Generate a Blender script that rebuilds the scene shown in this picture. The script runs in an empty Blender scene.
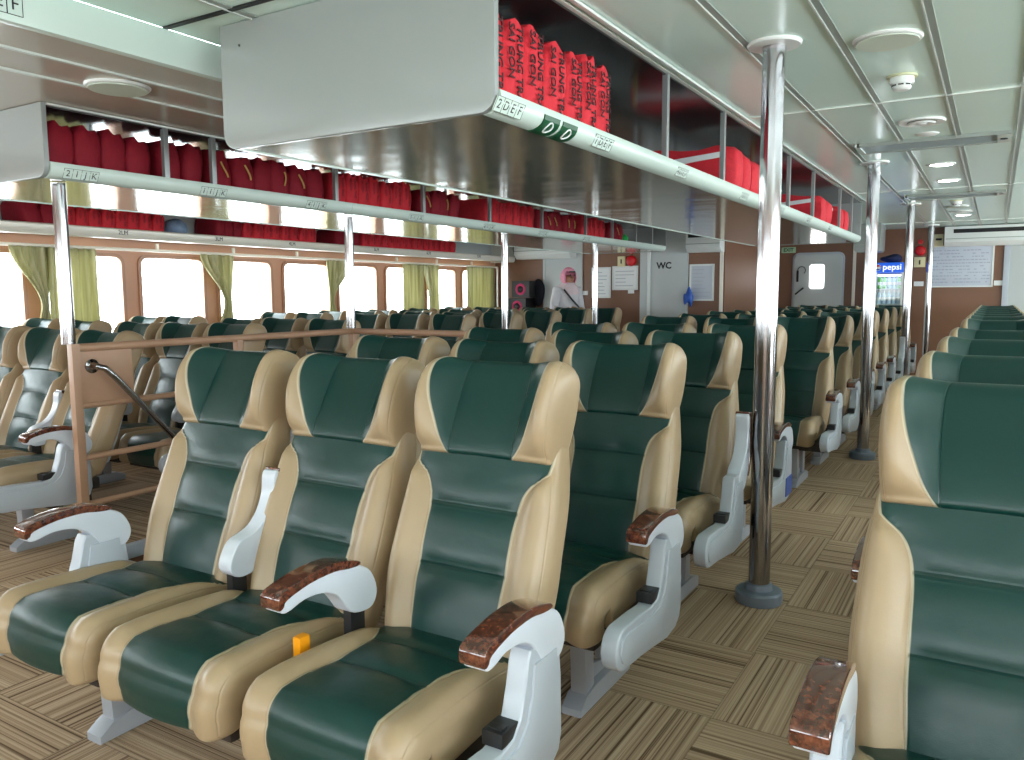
import bpy, bmesh, math, random
from mathutils import Vector, Matrix, Euler
random.seed(7)
PI = math.pi
S = bpy.context.scene
COL = S.collection

# ------------------------------------------------------------------ camera
cam_d = bpy.data.cameras.new('camera')
cam_d.sensor_fit = 'HORIZONTAL'; cam_d.sensor_width = 36.0
cam_d.lens = 36.0 * 798.0 / 1024.0
cam_d.clip_start = 0.05; cam_d.clip_end = 200
cam = bpy.data.objects.new('camera', cam_d); COL.objects.link(cam)
_y, _p, _r = math.radians(31.13), math.radians(6.14), math.radians(-0.32)
fwd = Vector((-math.sin(_y)*math.cos(_p), math.cos(_y)*math.cos(_p), -math.sin(_p)))
rgt = Vector((math.cos(_y), math.sin(_y), 0)); upv = rgt.cross(fwd)
r2 = rgt*math.cos(_r) + upv*math.sin(_r); u2 = -rgt*math.sin(_r) + upv*math.cos(_r)
M3 = Matrix((r2, u2, -fwd)).transposed()
cam.matrix_world = Matrix.Translation((0, 0, 1.25)) @ M3.to_4x4()
S.camera = cam

# ------------------------------------------------------------------ world, view
W = bpy.data.worlds.new('world'); S.world = W; W.use_nodes = True
bg = W.node_tree.nodes['Background']
bg.inputs['Color'].default_value = (0.88, 0.96, 1.0, 1); bg.inputs['Strength'].default_value = 9.0
S.view_settings.view_transform = 'Standard'; S.view_settings.look = 'None'
S.view_settings.exposure = 0.60; S.view_settings.gamma = 1.0; S.view_settings.use_curve_mapping = False
S.cycles.use_denoising = True
S.cycles.max_bounces = 10; S.cycles.diffuse_bounces = 5; S.cycles.glossy_bounces = 5
S.cycles.transparent_max_bounces = 12; S.cycles.caustics_reflective = False; S.cycles.caustics_refractive = False
S.cycles.sample_clamp_indirect = 8.0

def portal(name, loc, rot, sx, sy):
    d = bpy.data.lights.new(name, 'AREA'); d.shape = 'RECTANGLE'; d.size = sx; d.size_y = sy
    d.cycles.is_portal = True
    o = bpy.data.objects.new(name, d); COL.objects.link(o); o.location = loc; o.rotation_euler = rot
XW, XR, YF, YB, YBL = -6.6, 3.4, -2.6, 13.45, 10.45    # walls: left, right, behind camera, back, back-left
ZC, ZS = 2.19, 2.08                                     # main ceiling, left soffit
portal('daylight_left', (XW-0.12, 4.0, 1.2), (0, -PI/2, 0), 0.9, 13.0)
portal('daylight_right', (XR+0.12, 5.2, 1.2), (0, PI/2, 0), 1.4, 15.6)
portal('daylight_front', (-1.6, YF-0.12, 1.35), (PI/2, 0, 0), 9.0, .8)

# ------------------------------------------------------------------ materials
def newmat(name, col=(0.8,)*3, rough=0.5, metal=0.0, spec=0.5, coat=0.0, emit=None, es=0):
    m = bpy.data.materials.new(name); m.use_nodes = True
    b = m.node_tree.nodes['Principled BSDF']
    b.inputs['Base Color'].default_value = (*col, 1); b.inputs['Roughness'].default_value = rough
    b.inputs['Metallic'].default_value = metal; b.inputs['Specular IOR Level'].default_value = spec
    b.inputs['Coat Weight'].default_value = coat; b.inputs['Coat Roughness'].default_value = 0.08
    if emit:
        b.inputs['Emission Color'].default_value = (*emit, 1); b.inputs['Emission Strength'].default_value = es
    return m
def s2l(r, g, b):
    f = lambda c: (c/255/12.92) if c/255 <= 0.04045 else ((c/255+0.055)/1.055)**2.4
    return (f(r), f(g), f(b))
class NT:
    def __init__(s, m): s.m = m; s.t = m.node_tree; s.b = s.t.nodes['Principled BSDF']
    def n(s, typ, **kw):
        x = s.t.nodes.new(typ)
        for k, v in kw.items(): setattr(x, k, v)
        return x
    def l(s, a, b): s.t.links.new(a, b)
    def math(s, op, a, b=None, c=None, clamp=False):
        x = s.n('ShaderNodeMath', operation=op); x.use_clamp = clamp
        for i, v in enumerate((a, b, c)):
            if v is None: continue
            if isinstance(v, (int, float)): x.inputs[i].default_value = v
            else: s.l(v, x.inputs[i])
        return x.outputs[0]
    def mix(s, f, a, b):
        x = s.n('ShaderNodeMix', data_type='RGBA')
        if isinstance(f, (int, float)): x.inputs[0].default_value = f
        else: s.l(f, x.inputs[0])
        for i, v in ((6, a), (7, b)):
            if isinstance(v, tuple): x.inputs[i].default_value = (*v, 1)
            else: s.l(v, x.inputs[i])
        return x.outputs[2]
    def noise(s, vec, scale, detail=3, rough=0.5, dim='3D'):
        x = s.n('ShaderNodeTexNoise', noise_dimensions=dim)
        x.inputs['Scale'].default_value = scale; x.inputs['Detail'].default_value = detail; x.inputs['Roughness'].default_value = rough
        if vec is not None: s.l(vec, x.inputs['Vector'])
        return x.outputs[0]
    def coord(s, which='Object'): return s.n('ShaderNodeTexCoord').outputs[which]
    def bump(s, h, strength=0.3, dist=0.002, normal=None):
        x = s.n('ShaderNodeBump'); x.inputs['Strength'].default_value = strength; x.inputs['Distance'].default_value = dist
        s.l(h, x.inputs['Height'])
        if normal is not None: s.l(normal, x.inputs['Normal'])
        s.l(x.outputs[0], s.b.inputs['Normal']); return x.outputs[0]
    def ramp(s, f, stops):
        x = s.n('ShaderNodeValToRGB'); e = x.color_ramp.elements
        while len(e) < len(stops): e.new(0.5)
        for i, (p, c) in enumerate(stops): e[i].position = p; e[i].color = (*c, 1)
        s.l(f, x.inputs[0]); return x.outputs[0]

GREEN = s2l(10, 52, 47); BEIGE = s2l(164, 141, 111); PIPE = s2l(188, 175, 150)
def leather(name, gcurve, seams, vseam=None):
    m = newmat(name, rough=0.34, spec=0.42); N = NT(m)
    uv = N.n('ShaderNodeUVMap', uv_map='UVMap'); sp = N.n('ShaderNodeSeparateXYZ'); N.l(uv.outputs[0], sp.inputs[0])
    a, v = sp.outputs[0], sp.outputs[1]
    fc = N.n('ShaderNodeFloatCurve'); c = fc.mapping.curves[0]
    fc.mapping.clip_max_y = 2; fc.mapping.use_clip = False
    c.points[0].location = (gcurve[0][0], gcurve[0][1]*0.5); c.points[1].location = (gcurve[-1][0], gcurve[-1][1]*0.5)
    for p in gcurve[1:-1]: c.points.new(p[0], p[1]*0.5)
    fc.mapping.update(); N.l(v, fc.inputs['Value'])
    g = N.math('MULTIPLY', fc.outputs[0], 2.0)
    d = N.math('SUBTRACT', a, g)
    isb = N.math('MULTIPLY_ADD', d, 160, 0.5, clamp=True)
    pipe = N.math('SUBTRACT', 1, N.math('MULTIPLY', N.math('ABSOLUTE', d), 55), clamp=True)
    pc = N.math('MULTIPLY', pipe, 2.0, clamp=True)
    col = N.mix(isb, GREEN, BEIGE)
    col = N.mix(N.math('MULTIPLY', pc, 0.75), col, PIPE)
    nog = N.math('SUBTRACT', 1, isb)
    line = None
    for sv in seams:
        x = N.math('SUBTRACT', 1, N.math('MULTIPLY', N.math('ABSOLUTE', N.math('SUBTRACT', v, sv)), 110), clamp=True)
        line = x if line is None else N.math('MAXIMUM', line, x)
    if vseam:
        x = N.math('SUBTRACT', 1, N.math('MULTIPLY', N.math('ABSOLUTE', N.math('SUBTRACT', a, vseam)), 90), clamp=True)
        line = x if line is None else N.math('MAXIMUM', line, x)
    line = N.math('MULTIPLY', line, nog)
    # double stitching where the bolster turns round the edge
    st = N.math('SUBTRACT', 1, N.math('MULTIPLY', N.math('ABSOLUTE', N.math('SUBTRACT', a, 0.955)), 120), clamp=True)
    col = N.mix(N.math('MULTIPLY', line, 0.45), col, s2l(10, 40, 36))
    nz = N.noise(N.coord(), 7, 3)
    hsv = N.n('ShaderNodeHueSaturation'); N.l(col, hsv.inputs['Color']); N.l(N.math('MULTIPLY_ADD', nz, 0.25, 0.875), hsv.inputs['Value'])
    N.l(hsv.outputs[0], N.b.inputs['Base Color'])
    h = N.math('MULTIPLY', pipe, 0.9)
    h = N.math('SUBTRACT', h, N.math('MULTIPLY', line, 1.3)); h = N.math('SUBTRACT', h, N.math('MULTIPLY', st, 0.5))
    grain = N.noise(N.coord(), 420, 2)
    h = N.math('ADD', h, N.math('MULTIPLY', grain, 0.10))
    wr = N.noise(N.coord(), 14, 3); h = N.math('ADD', h, N.math('MULTIPLY', wr, 1.0))
    N.bump(h, 0.55, 0.003)
    N.l(N.math('MULTIPLY_ADD', N.noise(N.coord(), 25, 2), 0.16, 0.27), N.b.inputs['Roughness'])
    return m
G_CUSH = [(0, .97), (.10, .93), (.20, .74), (.32, .61), (.48, .56), (.62, .58), (.78, .60), (.9, .56), (1, .54)]
G_BACK = [(0, .58), (.25, .55), (.48, .55), (.60, .575), (.66, .62), (.71, .70), (.745, .80), (.77, .88), (.79, .92), (1, .93)]
G_HEAD = [(0, .50), (.10, .54), (.3, .66), (.5, .76), (.75, .82), (1, .84)]
def interp(P, x):
    for (x0, y0), (x1, y1) in zip(P, P[1:]):
        if x <= x1: return y0 + (y1-y0)*max(0, (x-x0))/(x1-x0)
    return P[-1][1]
SE_CUSH, SE_BACK = (.24, .47), (.375, .60)
M_CUSH = leather('leather_cushion', G_CUSH, SE_CUSH); M_BACK = leather('leather_backrest', G_BACK, SE_BACK)
M_HEAD = leather('leather_headrest', G_HEAD, (), .47)

def noisy(name, col, rough, metal=0, amt=0.1, scale=5, spec=.5, bump=0, bscale=80):
    m = newmat(name, col, rough, metal, spec); N = NT(m)
    nz = N.noise(N.coord(), scale, 4)
    hsv = N.n('ShaderNodeHueSaturation'); hsv.inputs['Color'].default_value = (*col, 1)
    N.l(N.math('MULTIPLY_ADD', nz, amt*2, 1-amt), hsv.inputs['Value']); N.l(hsv.outputs[0], N.b.inputs['Base Color'])
    if bump: N.bump(N.noise(N.coord(), bscale, 3), bump, 0.003)
    return m
M_PLAST = noisy('pale_grey_plastic', s2l(180, 187, 197), 0.32, amt=.05)
M_ARMW = noisy('white_plastic', s2l(204, 210, 220), 0.28, amt=.03)
M_LEGG = noisy('grey_cast_metal', s2l(165, 170, 178), 0.38, 0.2, amt=.08)
M_DARK = noisy('black_plastic', s2l(30, 30, 32), 0.4, amt=.1)
M_PAN = noisy('dark_seat_pan', s2l(46, 38, 34), 0.6, amt=.1)
M_ORANGE = noisy('orange_plastic', s2l(235, 150, 10), 0.35, amt=.03)
M_SCREW = newmat('screw_metal', (.5, .5, .5), .3, 1)
M_BLUE = newmat('blue_sticker', s2l(40, 80, 165), .4)
m = newmat('burl_wood', rough=.12, coat=1.0); N = NT(m); c = N.coord()
nz = N.noise(c, 85, 6, .65); N.l(N.ramp(nz, [(.3, s2l(36, 14, 10)), (.5, s2l(86, 42, 28)), (.7, s2l(128, 74, 50))]), N.b.inputs['Base Color']); M_WOOD = m
M_CHROME = newmat('chrome', (.38, .38, .39), .13, 1.0)
M_COLLAR = noisy('grey_painted_collar', s2l(120, 132, 145), .35, .3, amt=.05)
M_WHITE = noisy('white_enamel', s2l(228, 232, 230), .3, amt=.03)
# ceiling panels : pale, glossy
m = newmat('ceiling_panel', s2l(214, 238, 230), .22, 0.0, .5); N = NT(m)
N.bump(N.noise(N.coord(), 2.2, 2), .12, .02); M_CEIL = m
M_GROOVE = newmat('ceiling_joint', s2l(150, 158, 152), .4, .2)
M_JOINTW = newmat('ceiling_joint_edge', s2l(222, 230, 224), .25, .2)
# bin panels
M_BINW = newmat('rack_end_panel', s2l(146, 151, 149), .24, 0, .6)
M_FASC = newmat('rack_fascia', s2l(206, 222, 214), .25, 0, .6)
m = newmat('rack_metal_sheet', s2l(206, 203, 190), .09, .72); N = NT(m); c = N.coord()
mp = N.n('ShaderNodeMapping'); mp.inputs['Scale'].default_value = (1.3, 2.2, 1); N.l(c, mp.inputs[0])
N.bump(N.noise(mp.outputs[0], 1.6, 1), .25, .014)
N.l(N.math('MULTIPLY_ADD', N.noise(c, 9, 3), .08, .09), N.b.inputs['Roughness']); M_UNDER = m
M_RACKIN = newmat('rack_inner_metal', s2l(95, 92, 96), .14, .85)
M_DIV = newmat('rack_divider', s2l(150, 155, 155), .35, .5)
M_SOFF = newmat('soffit_panel', s2l(186, 180, 168), .22, 0, .6)
M_BROWN = noisy('brown_wall_panel', s2l(124, 86, 64), .42, amt=.06, scale=1.5)
M_WINW = noisy('copper_window_wall', s2l(188, 140, 112), .42, amt=.06, scale=2)
M_WINF = noisy('window_frame_brown', s2l(168, 124, 98), .35, amt=.05)
M_RAIL = noisy('brown_painted_rail', s2l(176, 138, 112), .38, amt=.08, scale=12)
M_CREAM = newmat('cream_rail', s2l(225, 220, 208), .3, .1)
M_GREYW = noisy('pale_grey_panel', s2l(190, 196, 196), .35, amt=.04, scale=2)
M_BLACK = newmat('black_matte', s2l(14, 14, 16), .5)
M_INK = newmat('black_ink', s2l(24, 26, 28), .6)
M_JINK = newmat('jacket_ink', s2l(62, 14, 20), .7)
M_PAPER = newmat('white_paper', s2l(238, 240, 240), .5)
M_SIGNG = newmat('green_sticker', s2l(12, 80, 48), .4)
# glass
m = bpy.data.materials.new('window_glass'); m.use_nodes = True; t = m.node_tree; t.nodes.remove(t.nodes['Principled BSDF'])
lw = t.nodes.new('ShaderNodeLayerWeight'); lw.inputs[0].default_value = .5
pw = t.nodes.new('ShaderNodeMath'); pw.operation = 'POWER'; pw.inputs[1].default_value = 5; t.links.new(lw.outputs['Facing'], pw.inputs[0])
fr = t.nodes.new('ShaderNodeMath'); fr.operation = 'MULTIPLY_ADD'; fr.inputs[1].default_value = .6; fr.inputs[2].default_value = .03; t.links.new(pw.outputs[0], fr.inputs[0])
tr = t.nodes.new('ShaderNodeBsdfTransparent'); gl = t.nodes.new('ShaderNodeBsdfGlossy'); gl.inputs['Roughness'].default_value = .02
tr.inputs[0].default_value = (.96, .98, .98, 1)
mx = t.nodes.new('ShaderNodeMixShader'); t.links.new(fr.outputs[0], mx.inputs[0]); t.links.new(tr.outputs[0], mx.inputs[1]); t.links.new(gl.outputs[0], mx.inputs[2])
t.links.new(mx.outputs[0], t.nodes['Material Output'].inputs[0]); M_GLASS = m
# carpet: half-metre tiles, stripes alternate direction
m = newmat('striped_carpet_tiles', rough=.95, spec=.1); N = NT(m); c = N.coord()
sp = N.n('ShaderNodeSeparateXYZ'); N.l(c, sp.inputs[0])
tx = N.math('MULTIPLY', N.math('ADD', sp.outputs[0], 20.66), 2.0); ty = N.math('MULTIPLY', N.math('ADD', sp.outputs[1], 17.78), 2.0)
fx, fy = N.math('FLOOR', tx), N.math('FLOOR', ty)
par = N.math('MODULO', N.math('ADD', fx, fy), 2.0)
tid = N.math('ADD', N.math('MULTIPLY', fx, 7.31), N.math('MULTIPLY', fy, 13.7))
mixf = N.n('ShaderNodeMix', data_type='FLOAT'); N.l(par, mixf.inputs[0]); N.l(sp.outputs[0], mixf.inputs[2]); N.l(sp.outputs[1], mixf.inputs[3])
across = mixf.outputs[0]
mixg = N.n('ShaderNodeMix', data_type='FLOAT'); N.l(par, mixg.inputs[0]); N.l(sp.outputs[1], mixg.inputs[2]); N.l(sp.outputs[0], mixg.inputs[3])
cv = N.n('ShaderNodeCombineXYZ'); N.l(N.math('MULTIPLY', across, 105.0), cv.inputs[0]); N.l(tid, cv.inputs[1]); N.l(N.math('MULTIPLY', mixg.outputs[0], .35), cv.inputs[2])
n1 = N.noise(cv.outputs[0], 1.0, 2, .6)
colr = N.ramp(n1, [(.33, s2l(104, 82, 62)), (.42, s2l(164, 138, 112)), (.55, s2l(188, 162, 134)), (.64, s2l(204, 180, 152)), (.72, s2l(126, 102, 80))])
big = N.noise(c, .8, 4, .6)
ex = N.math('MINIMUM', N.math('FRACT', tx), N.math('SUBTRACT', 1, N.math('FRACT', tx)))
ey = N.math('MINIMUM', N.math('FRACT', ty), N.math('SUBTRACT', 1, N.math('FRACT', ty)))
edge = N.math('SUBTRACT', 1, N.math('MULTIPLY', N.math('MINIMUM', ex, ey), 140), clamp=True)
colr = N.mix(N.math('MULTIPLY', edge, .5), colr, s2l(80, 66, 50))
hsv = N.n('ShaderNodeHueSaturation'); N.l(colr, hsv.inputs['Color']); N.l(N.math('MULTIPLY_ADD', big, .3, .84), hsv.inputs['Value'])
N.l(hsv.outputs[0], N.b.inputs['Base Color'])
fz = N.noise(c, 500, 2); N.bump(N.math('ADD', n1, N.math('MULTIPLY', fz, .6)), .5, .004); M_CARPET = m
def fabric(name, col, rough=.7, sc=30, amt=.2):
    m = newmat(name, col, rough, spec=.3); N = NT(m); c = N.coord()
    nz = N.noise(c, sc, 4, .6); hsv = N.n('ShaderNodeHueSaturation'); hsv.inputs['Color'].default_value = (*col, 1)
    N.l(N.math('MULTIPLY_ADD', nz, amt*2, 1-amt), hsv.inputs['Value']); N.l(hsv.outputs[0], N.b.inputs['Base Color'])
    N.bump(nz, .5, .01); return m
M_JRED = fabric('red_jacket_nylon', s2l(206, 44, 56)); M_JDARK = fabric('dark_red_jacket_nylon', s2l(138, 20, 38))
M_STRAP = newmat('yellow_strap', s2l(196, 158, 92), .7); M_REFL = newmat('reflective_tape', s2l(225, 228, 228), .35)
m = newmat('olive_curtain', s2l(168, 160, 92), .7, spec=.2); N = NT(m); c = N.coord()
mp = N.n('ShaderNodeMapping'); mp.inputs['Scale'].default_value = (20, 26, 1.2); N.l(c, mp.inputs[0])
nz = N.noise(mp.outputs[0], 1.0, 3); N.l(N.ramp(nz, [(.35, s2l(150, 148, 104)), (.65, s2l(212, 208, 172))]), N.b.inputs['Base Color'])
N.b.inputs['Subsurface Weight'].default_value = 0.0
t_ = N.t; trl = N.n('ShaderNodeBsdfTranslucent'); trl.inputs[0].default_value = (*s2l(205, 202, 160), 1)
mxs = N.n('ShaderNodeMixShader'); mxs.inputs[0].default_value = .30; N.l(N.b.outputs[0], mxs.inputs[1]); N.l(trl.outputs[0], mxs.inputs[2])
N.l(mxs.outputs[0], t_.nodes['Material Output'].inputs[0]); M_CURT = m

# ------------------------------------------------------------------ mesh helpers
class MB:
    def __init__(s): s.bm = bmesh.new()
    def add(s, tmp, mat=None, mi=0):
        me = bpy.data.meshes.new('t'); 
        if mat is not None: tmp.transform(mat)
        for f in tmp.faces: f.material_index = mi
        tmp.to_mesh(me); tmp.free(); s.bm.from_mesh(me); bpy.data.meshes.remove(me); return s
    def box(s, x0, x1, y0, y1, z0, z1, bev=0, mi=0, mat=None, seg=2):
        t = bmesh.new(); bmesh.ops.create_cube(t, size=1)
        bmesh.ops.scale(t, vec=(abs(x1-x0), abs(y1-y0), abs(z1-z0)), verts=t.verts)
        if bev: bmesh.ops.bevel(t, geom=t.edges[:], offset=bev, segments=seg, profile=.7, affect='EDGES')
        bmesh.ops.translate(t, vec=((x0+x1)/2, (y0+y1)/2, (z0+z1)/2), verts=t.verts)
        return s.add(t, mat, mi)
    def lathe(s, prof, n=32, mi=0, mat=None):
        t = bmesh.new(); rings = []
        for r, z in prof:
            if r < 1e-5: rings.append([t.verts.new((0, 0, z))])
            else: rings.append([t.verts.new((r*math.cos(2*PI*i/n), r*math.sin(2*PI*i/n), z)) for i in range(n)])
        for a, b in zip(rings, rings[1:]):
            for i in range(n):
                q = [a[i % len(a)], a[(i+1) % len(a)], b[(i+1) % len(b)], b[i % len(b)]]
                q = list(dict.fromkeys(q))
                if len(q) > 2: t.faces.new(q)
        return s.add(t, mat, mi)
    def tube(s, pts, r, n=12, mi=0, cap=True):
        t = bmesh.new(); P = [Vector(p) for p in pts]; rings = []
        up = None
        for i, p in enumerate(P):
            d = (P[min(i+1, len(P)-1)] - P[max(i-1, 0)]).normalized()
            if up is None: up = Vector((0, 0, 1)) if abs(d.z) < .9 else Vector((1, 0, 0))
            a = d.cross(up).normalized(); b = a.cross(d).normalized(); up = b
            rr = r[i] if isinstance(r, (list, tuple)) else r
            rings.append([t.verts.new(p + a*rr*math.cos(2*PI*k/n) + b*rr*math.sin(2*PI*k/n)) for k in range(n)])
        for a, b in zip(rings, rings[1:]):
            for k in range(n): t.faces.new((a[k], a[(k+1) % n], b[(k+1) % n], b[k]))
        if cap: t.faces.new(rings[0][::-1]); t.faces.new(rings[-1])
        return s.add(t, None, mi)
    def prism(s, outline, axis, a, b, bev=0, mi=0, mat=None, seg=2):
        """outline of 2D points; axis 'x': (y,z) extruded x a..b ; 'y': (x,z) ; 'z': (x,y)"""
        t = bmesh.new()
        f = {'x': lambda u, v, w: (w, u, v), 'y': lambda u, v, w: (u, w, v), 'z': lambda u, v, w: (u, v, w)}[axis]
        A = [t.verts.new(f(u, v, a)) for u, v in outline]; B = [t.verts.new(f(u, v, b)) for u, v in outline]
        n = len(A); t.faces.new(A[::-1]); t.faces.new(B)
        for i in range(n): t.faces.new((A[i], A[(i+1) % n], B[(i+1) % n], B[i]))
        bmesh.ops.recalc_face_normals(t, faces=t.faces)
        if bev:
            ed = [e for e in t.edges if any(len(fc.verts) == n and n > 4 for fc in e.link_faces)] if n > 4 else t.edges[:]
            bmesh.ops.bevel(t, geom=ed, offset=bev, segments=seg, profile=.6, affect='EDGES')
        return s.add(t, mat, mi)
    def mesh(s, name, mats, smooth=35):
        me = bpy.data.meshes.new(name); bmesh.ops.recalc_face_normals(s.bm, faces=s.bm.faces)
        s.bm.to_mesh(me); s.bm.free()
        for m in (mats if isinstance(mats, (list, tuple)) else [mats]): me.materials.append(m)
        if smooth is not None:
            me.polygons.foreach_set('use_smooth', [True]*len(me.polygons)); me.set_sharp_from_angle(angle=math.radians(smooth))
        return me
    def obj(s, name, mats, parent=None, smooth=35, **props):
        return mk(name, s.mesh(name, mats, smooth), parent, **props)
def mk(name, me, parent=None, loc=None, **props):
    o = bpy.data.objects.new(name, me); COL.objects.link(o)
    if parent: o.parent = parent
    if loc: o.location = loc
    for k, v in props.items():
        if v is not None: o[k] = v
    return o
def thing(name, label, cat, loc=(0, 0, 0), rz=0, group=None):
    o = bpy.data.objects.new(name, None); COL.objects.link(o); o.empty_display_size = .1
    o.location = loc; o.rotation_euler = (0, 0, rz); o['label'] = label; o['category'] = cat
    if group: o['group'] = group
    return o
def tag(o, label, cat, group=None):
    o['label'] = label; o['category'] = cat
    if group: o['group'] = group
    return o
def struct(o): o['kind'] = 'structure'; return o
def copy_tree(o, parent=None):
    c = o.copy(); COL.objects.link(c)
    if parent is not None: c.parent = parent
    for ch in KIDS.get(o.name, list(o.children)): copy_tree(ch, c)
    return c
KIDS = {}
def rrect(x0, x1, y0, y1, r, n=6, corners=(1, 1, 1, 1)):
    pts = []
    for k, (cx, cy, a0) in enumerate(((x1-r, y0+r, -90), (x1-r, y1-r, 0), (x0+r, y1-r, 90), (x0+r, y0+r, 180))):
        if not corners[k]:
            pts.append(((x1, y0), (x1, y1), (x0, y1), (x0, y0))[k]); continue
        for i in range(n+1):
            a = math.radians(a0 + 90*i/n); pts.append((cx+r*math.cos(a), cy+r*math.sin(a)))
    return pts
def textmesh(body, size, name='lettering', mat=None, extrude=0.0006, align='CENTER', bold=0.0):
    cu = bpy.data.curves.new('txt', 'FONT'); cu.body = body; cu.size = size; cu.extrude = extrude; cu.align_x = align; cu.align_y = 'CENTER'
    cu.offset = bold; cu.resolution_u = 3
    o = bpy.data.objects.new('txt', cu); COL.objects.link(o)
    dg = bpy.context.evaluated_depsgraph_get(); dg.update()
    me = bpy.data.meshes.new_from_object(o.evaluated_get(dg)); me.name = name
    bpy.data.objects.remove(o); bpy.data.curves.remove(cu)
    me.materials.clear(); me.materials.append(mat or M_INK)
    return me
def orient(o, right, up, loc):
    r, u = Vector(right).normalized(), Vector(up).normalized(); n = r.cross(u)
    o.matrix_local = Matrix.Translation(loc) @ Matrix((r, u, n)).transposed().to_4x4(); return o
ORD = ['zeroth', 'first', 'second', 'third', 'fourth', 'fifth', 'sixth', 'seventh', 'eighth', 'ninth', 'tenth', 'eleventh', 'twelfth', 'thirteenth', 'fourteenth', 'fifteenth', 'sixteenth', 'seventeenth', 'eighteenth', 'nineteenth', 'twentieth'] + ['twenty-'+w for w in ('first', 'second', 'third', 'fourth', 'fifth', 'sixth', 'seventh', 'eighth', 'ninth')] + ['thirtieth'] + ['thirty-'+w for w in ('first', 'second', 'third', 'fourth', 'fifth', 'sixth', 'seventh', 'eighth', 'ninth')] + ['fortieth'] + ['forty-'+w for w in ('first', 'second', 'third', 'fourth', 'fifth', 'sixth', 'seventh', 'eighth', 'ninth')]

# ------------------------------------------------------------------ structure
def slab(name, x0, x1, y0, y1, z0, z1, mat): return struct(MB().box(x0, x1, y0, y1, z0, z1).obj(name, mat, smooth=None))
SX0, SX1, SY0, SY1 = -3.66, -2.92, 2.20, 3.95      # stairwell opening
b = MB()
for (x0, x1, y0, y1) in ((XW-.1, SX0, YF-.1, YB+.1), (SX1, XR+.1, YF-.1, YB+.1), (SX0, SX1, YF-.1, SY0), (SX0, SX1, SY1, YB+.1)):
    b.box(x0, x1, y0, y1, -.06, 0)
struct(b.obj('floor', M_CARPET, smooth=None))
b = MB()   # walls of the pit and its bottom
b.box(SX0-.04, SX0, SY0-.04, SY1+.9, -2.0, -.06); b.box(SX1, SX1+.04, SY0-.04, SY1+.9, -2.0, -.06)
b.box(SX0, SX1, SY0-.04, SY0, -2.0, -.06); b.box(SX0, SX1, SY1+.86, SY1+.9, -2.0, -.06); b.box(SX0-.04, SX1+.04, SY0, SY1+.9, -2.06, -2.0)
b.box(SX0, SX1, SY1, SY1+.86, -.12, -.06)
struct(b.obj('stairwell_wall', M_BROWN, smooth=None))
def wall_with_holes(axis, pos, thick, a0, a1, z0, z1, holes, mat, name):
    """wall plane normal along x (axis='x') or y; holes: (b0,b1,c0,c1,r)"""
    b = MB(); hs = sorted(holes); cur = a0
    def bx(p0, p1, q0, q1):
        if p1-p0 < 1e-4 or q1-q0 < 1e-4: return
        if axis == 'x': b.box(pos, pos+thick, p0, p1, q0, q1)
        else: b.box(p0, p1, pos, pos+thick, q0, q1)
    for h in hs:
        bx(cur, h[0], z0, z1); bx(h[0], h[1], z0, h[2]); bx(h[0], h[1], h[3], z1)
        r = h[4]
        if r:
            for (cx, cy, sx, sy) in ((h[0], h[2], 1, 1), (h[1], h[2], -1, 1), (h[1], h[3], -1, -1), (h[0], h[3], 1, -1)):
                out = [(cx, cy)]
                for i in range(7):
                    a = PI/2*i/6; out.append((cx+sx*(r-r*math.sin(a)), cy+sy*(r-r*math.cos(a))))
                b.prism(out, 'x' if axis == 'x' else 'y', pos, pos+thick)
        cur = h[1]
    bx(cur, a1, z0, z1)
    return struct(b.obj(name, mat, smooth=None))
WIN = [(4.47 + .845*k, 4.47+.845*k+.66) for k in range(-8, 7)]
wall_with_holes('x', XW, -.1, YF, YBL+.1, -.0, ZS, [(a, c, .86, 1.595, .07) for a, c in WIN], M_WINW, 'wall_left')
wn = 0
def ring(outer, inner, axis, a, b_, mat, name, parent):
    t = bmesh.new(); f = {'x': lambda u, v, w: (w, u, v), 'y': lambda u, v, w: (u, w, v)}[axis]
    n = len(outer); L = [[t.verts.new(f(u, v, w)) for u, v in P] for P, w in ((outer, a), (outer, b_), (inner, b_), (inner, a))]
    for k in range(4):
        A, B = L[k], L[(k+1) % 4]
        for i in range(n): t.faces.new((A[i], A[(i+1) % n], B[(i+1) % n], B[i]))
    b = MB(); b.add(t); return b.obj(name, mat, parent)
for a, c in WIN:
    wn += 1
    w = struct(bpy.data.objects.new('window_%d' % wn, None)); COL.objects.link(w); w.location = (XW, (a+c)/2, 1.2275)
    h = (c-a)/2; g = .3675
    ring(rrect(-h-.028, h+.028, -g-.028, g+.028, .09), rrect(-h+.004, h-.004, -g+.004, g-.004, .066), 'x', 0.0, .022, M_WINF, 'window_frame', w)
    MB().prism(rrect(-h, h, -g, g, .07), 'x', -.06, -.054).obj('window_pane', M_GLASS, w, smooth=None)
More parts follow.
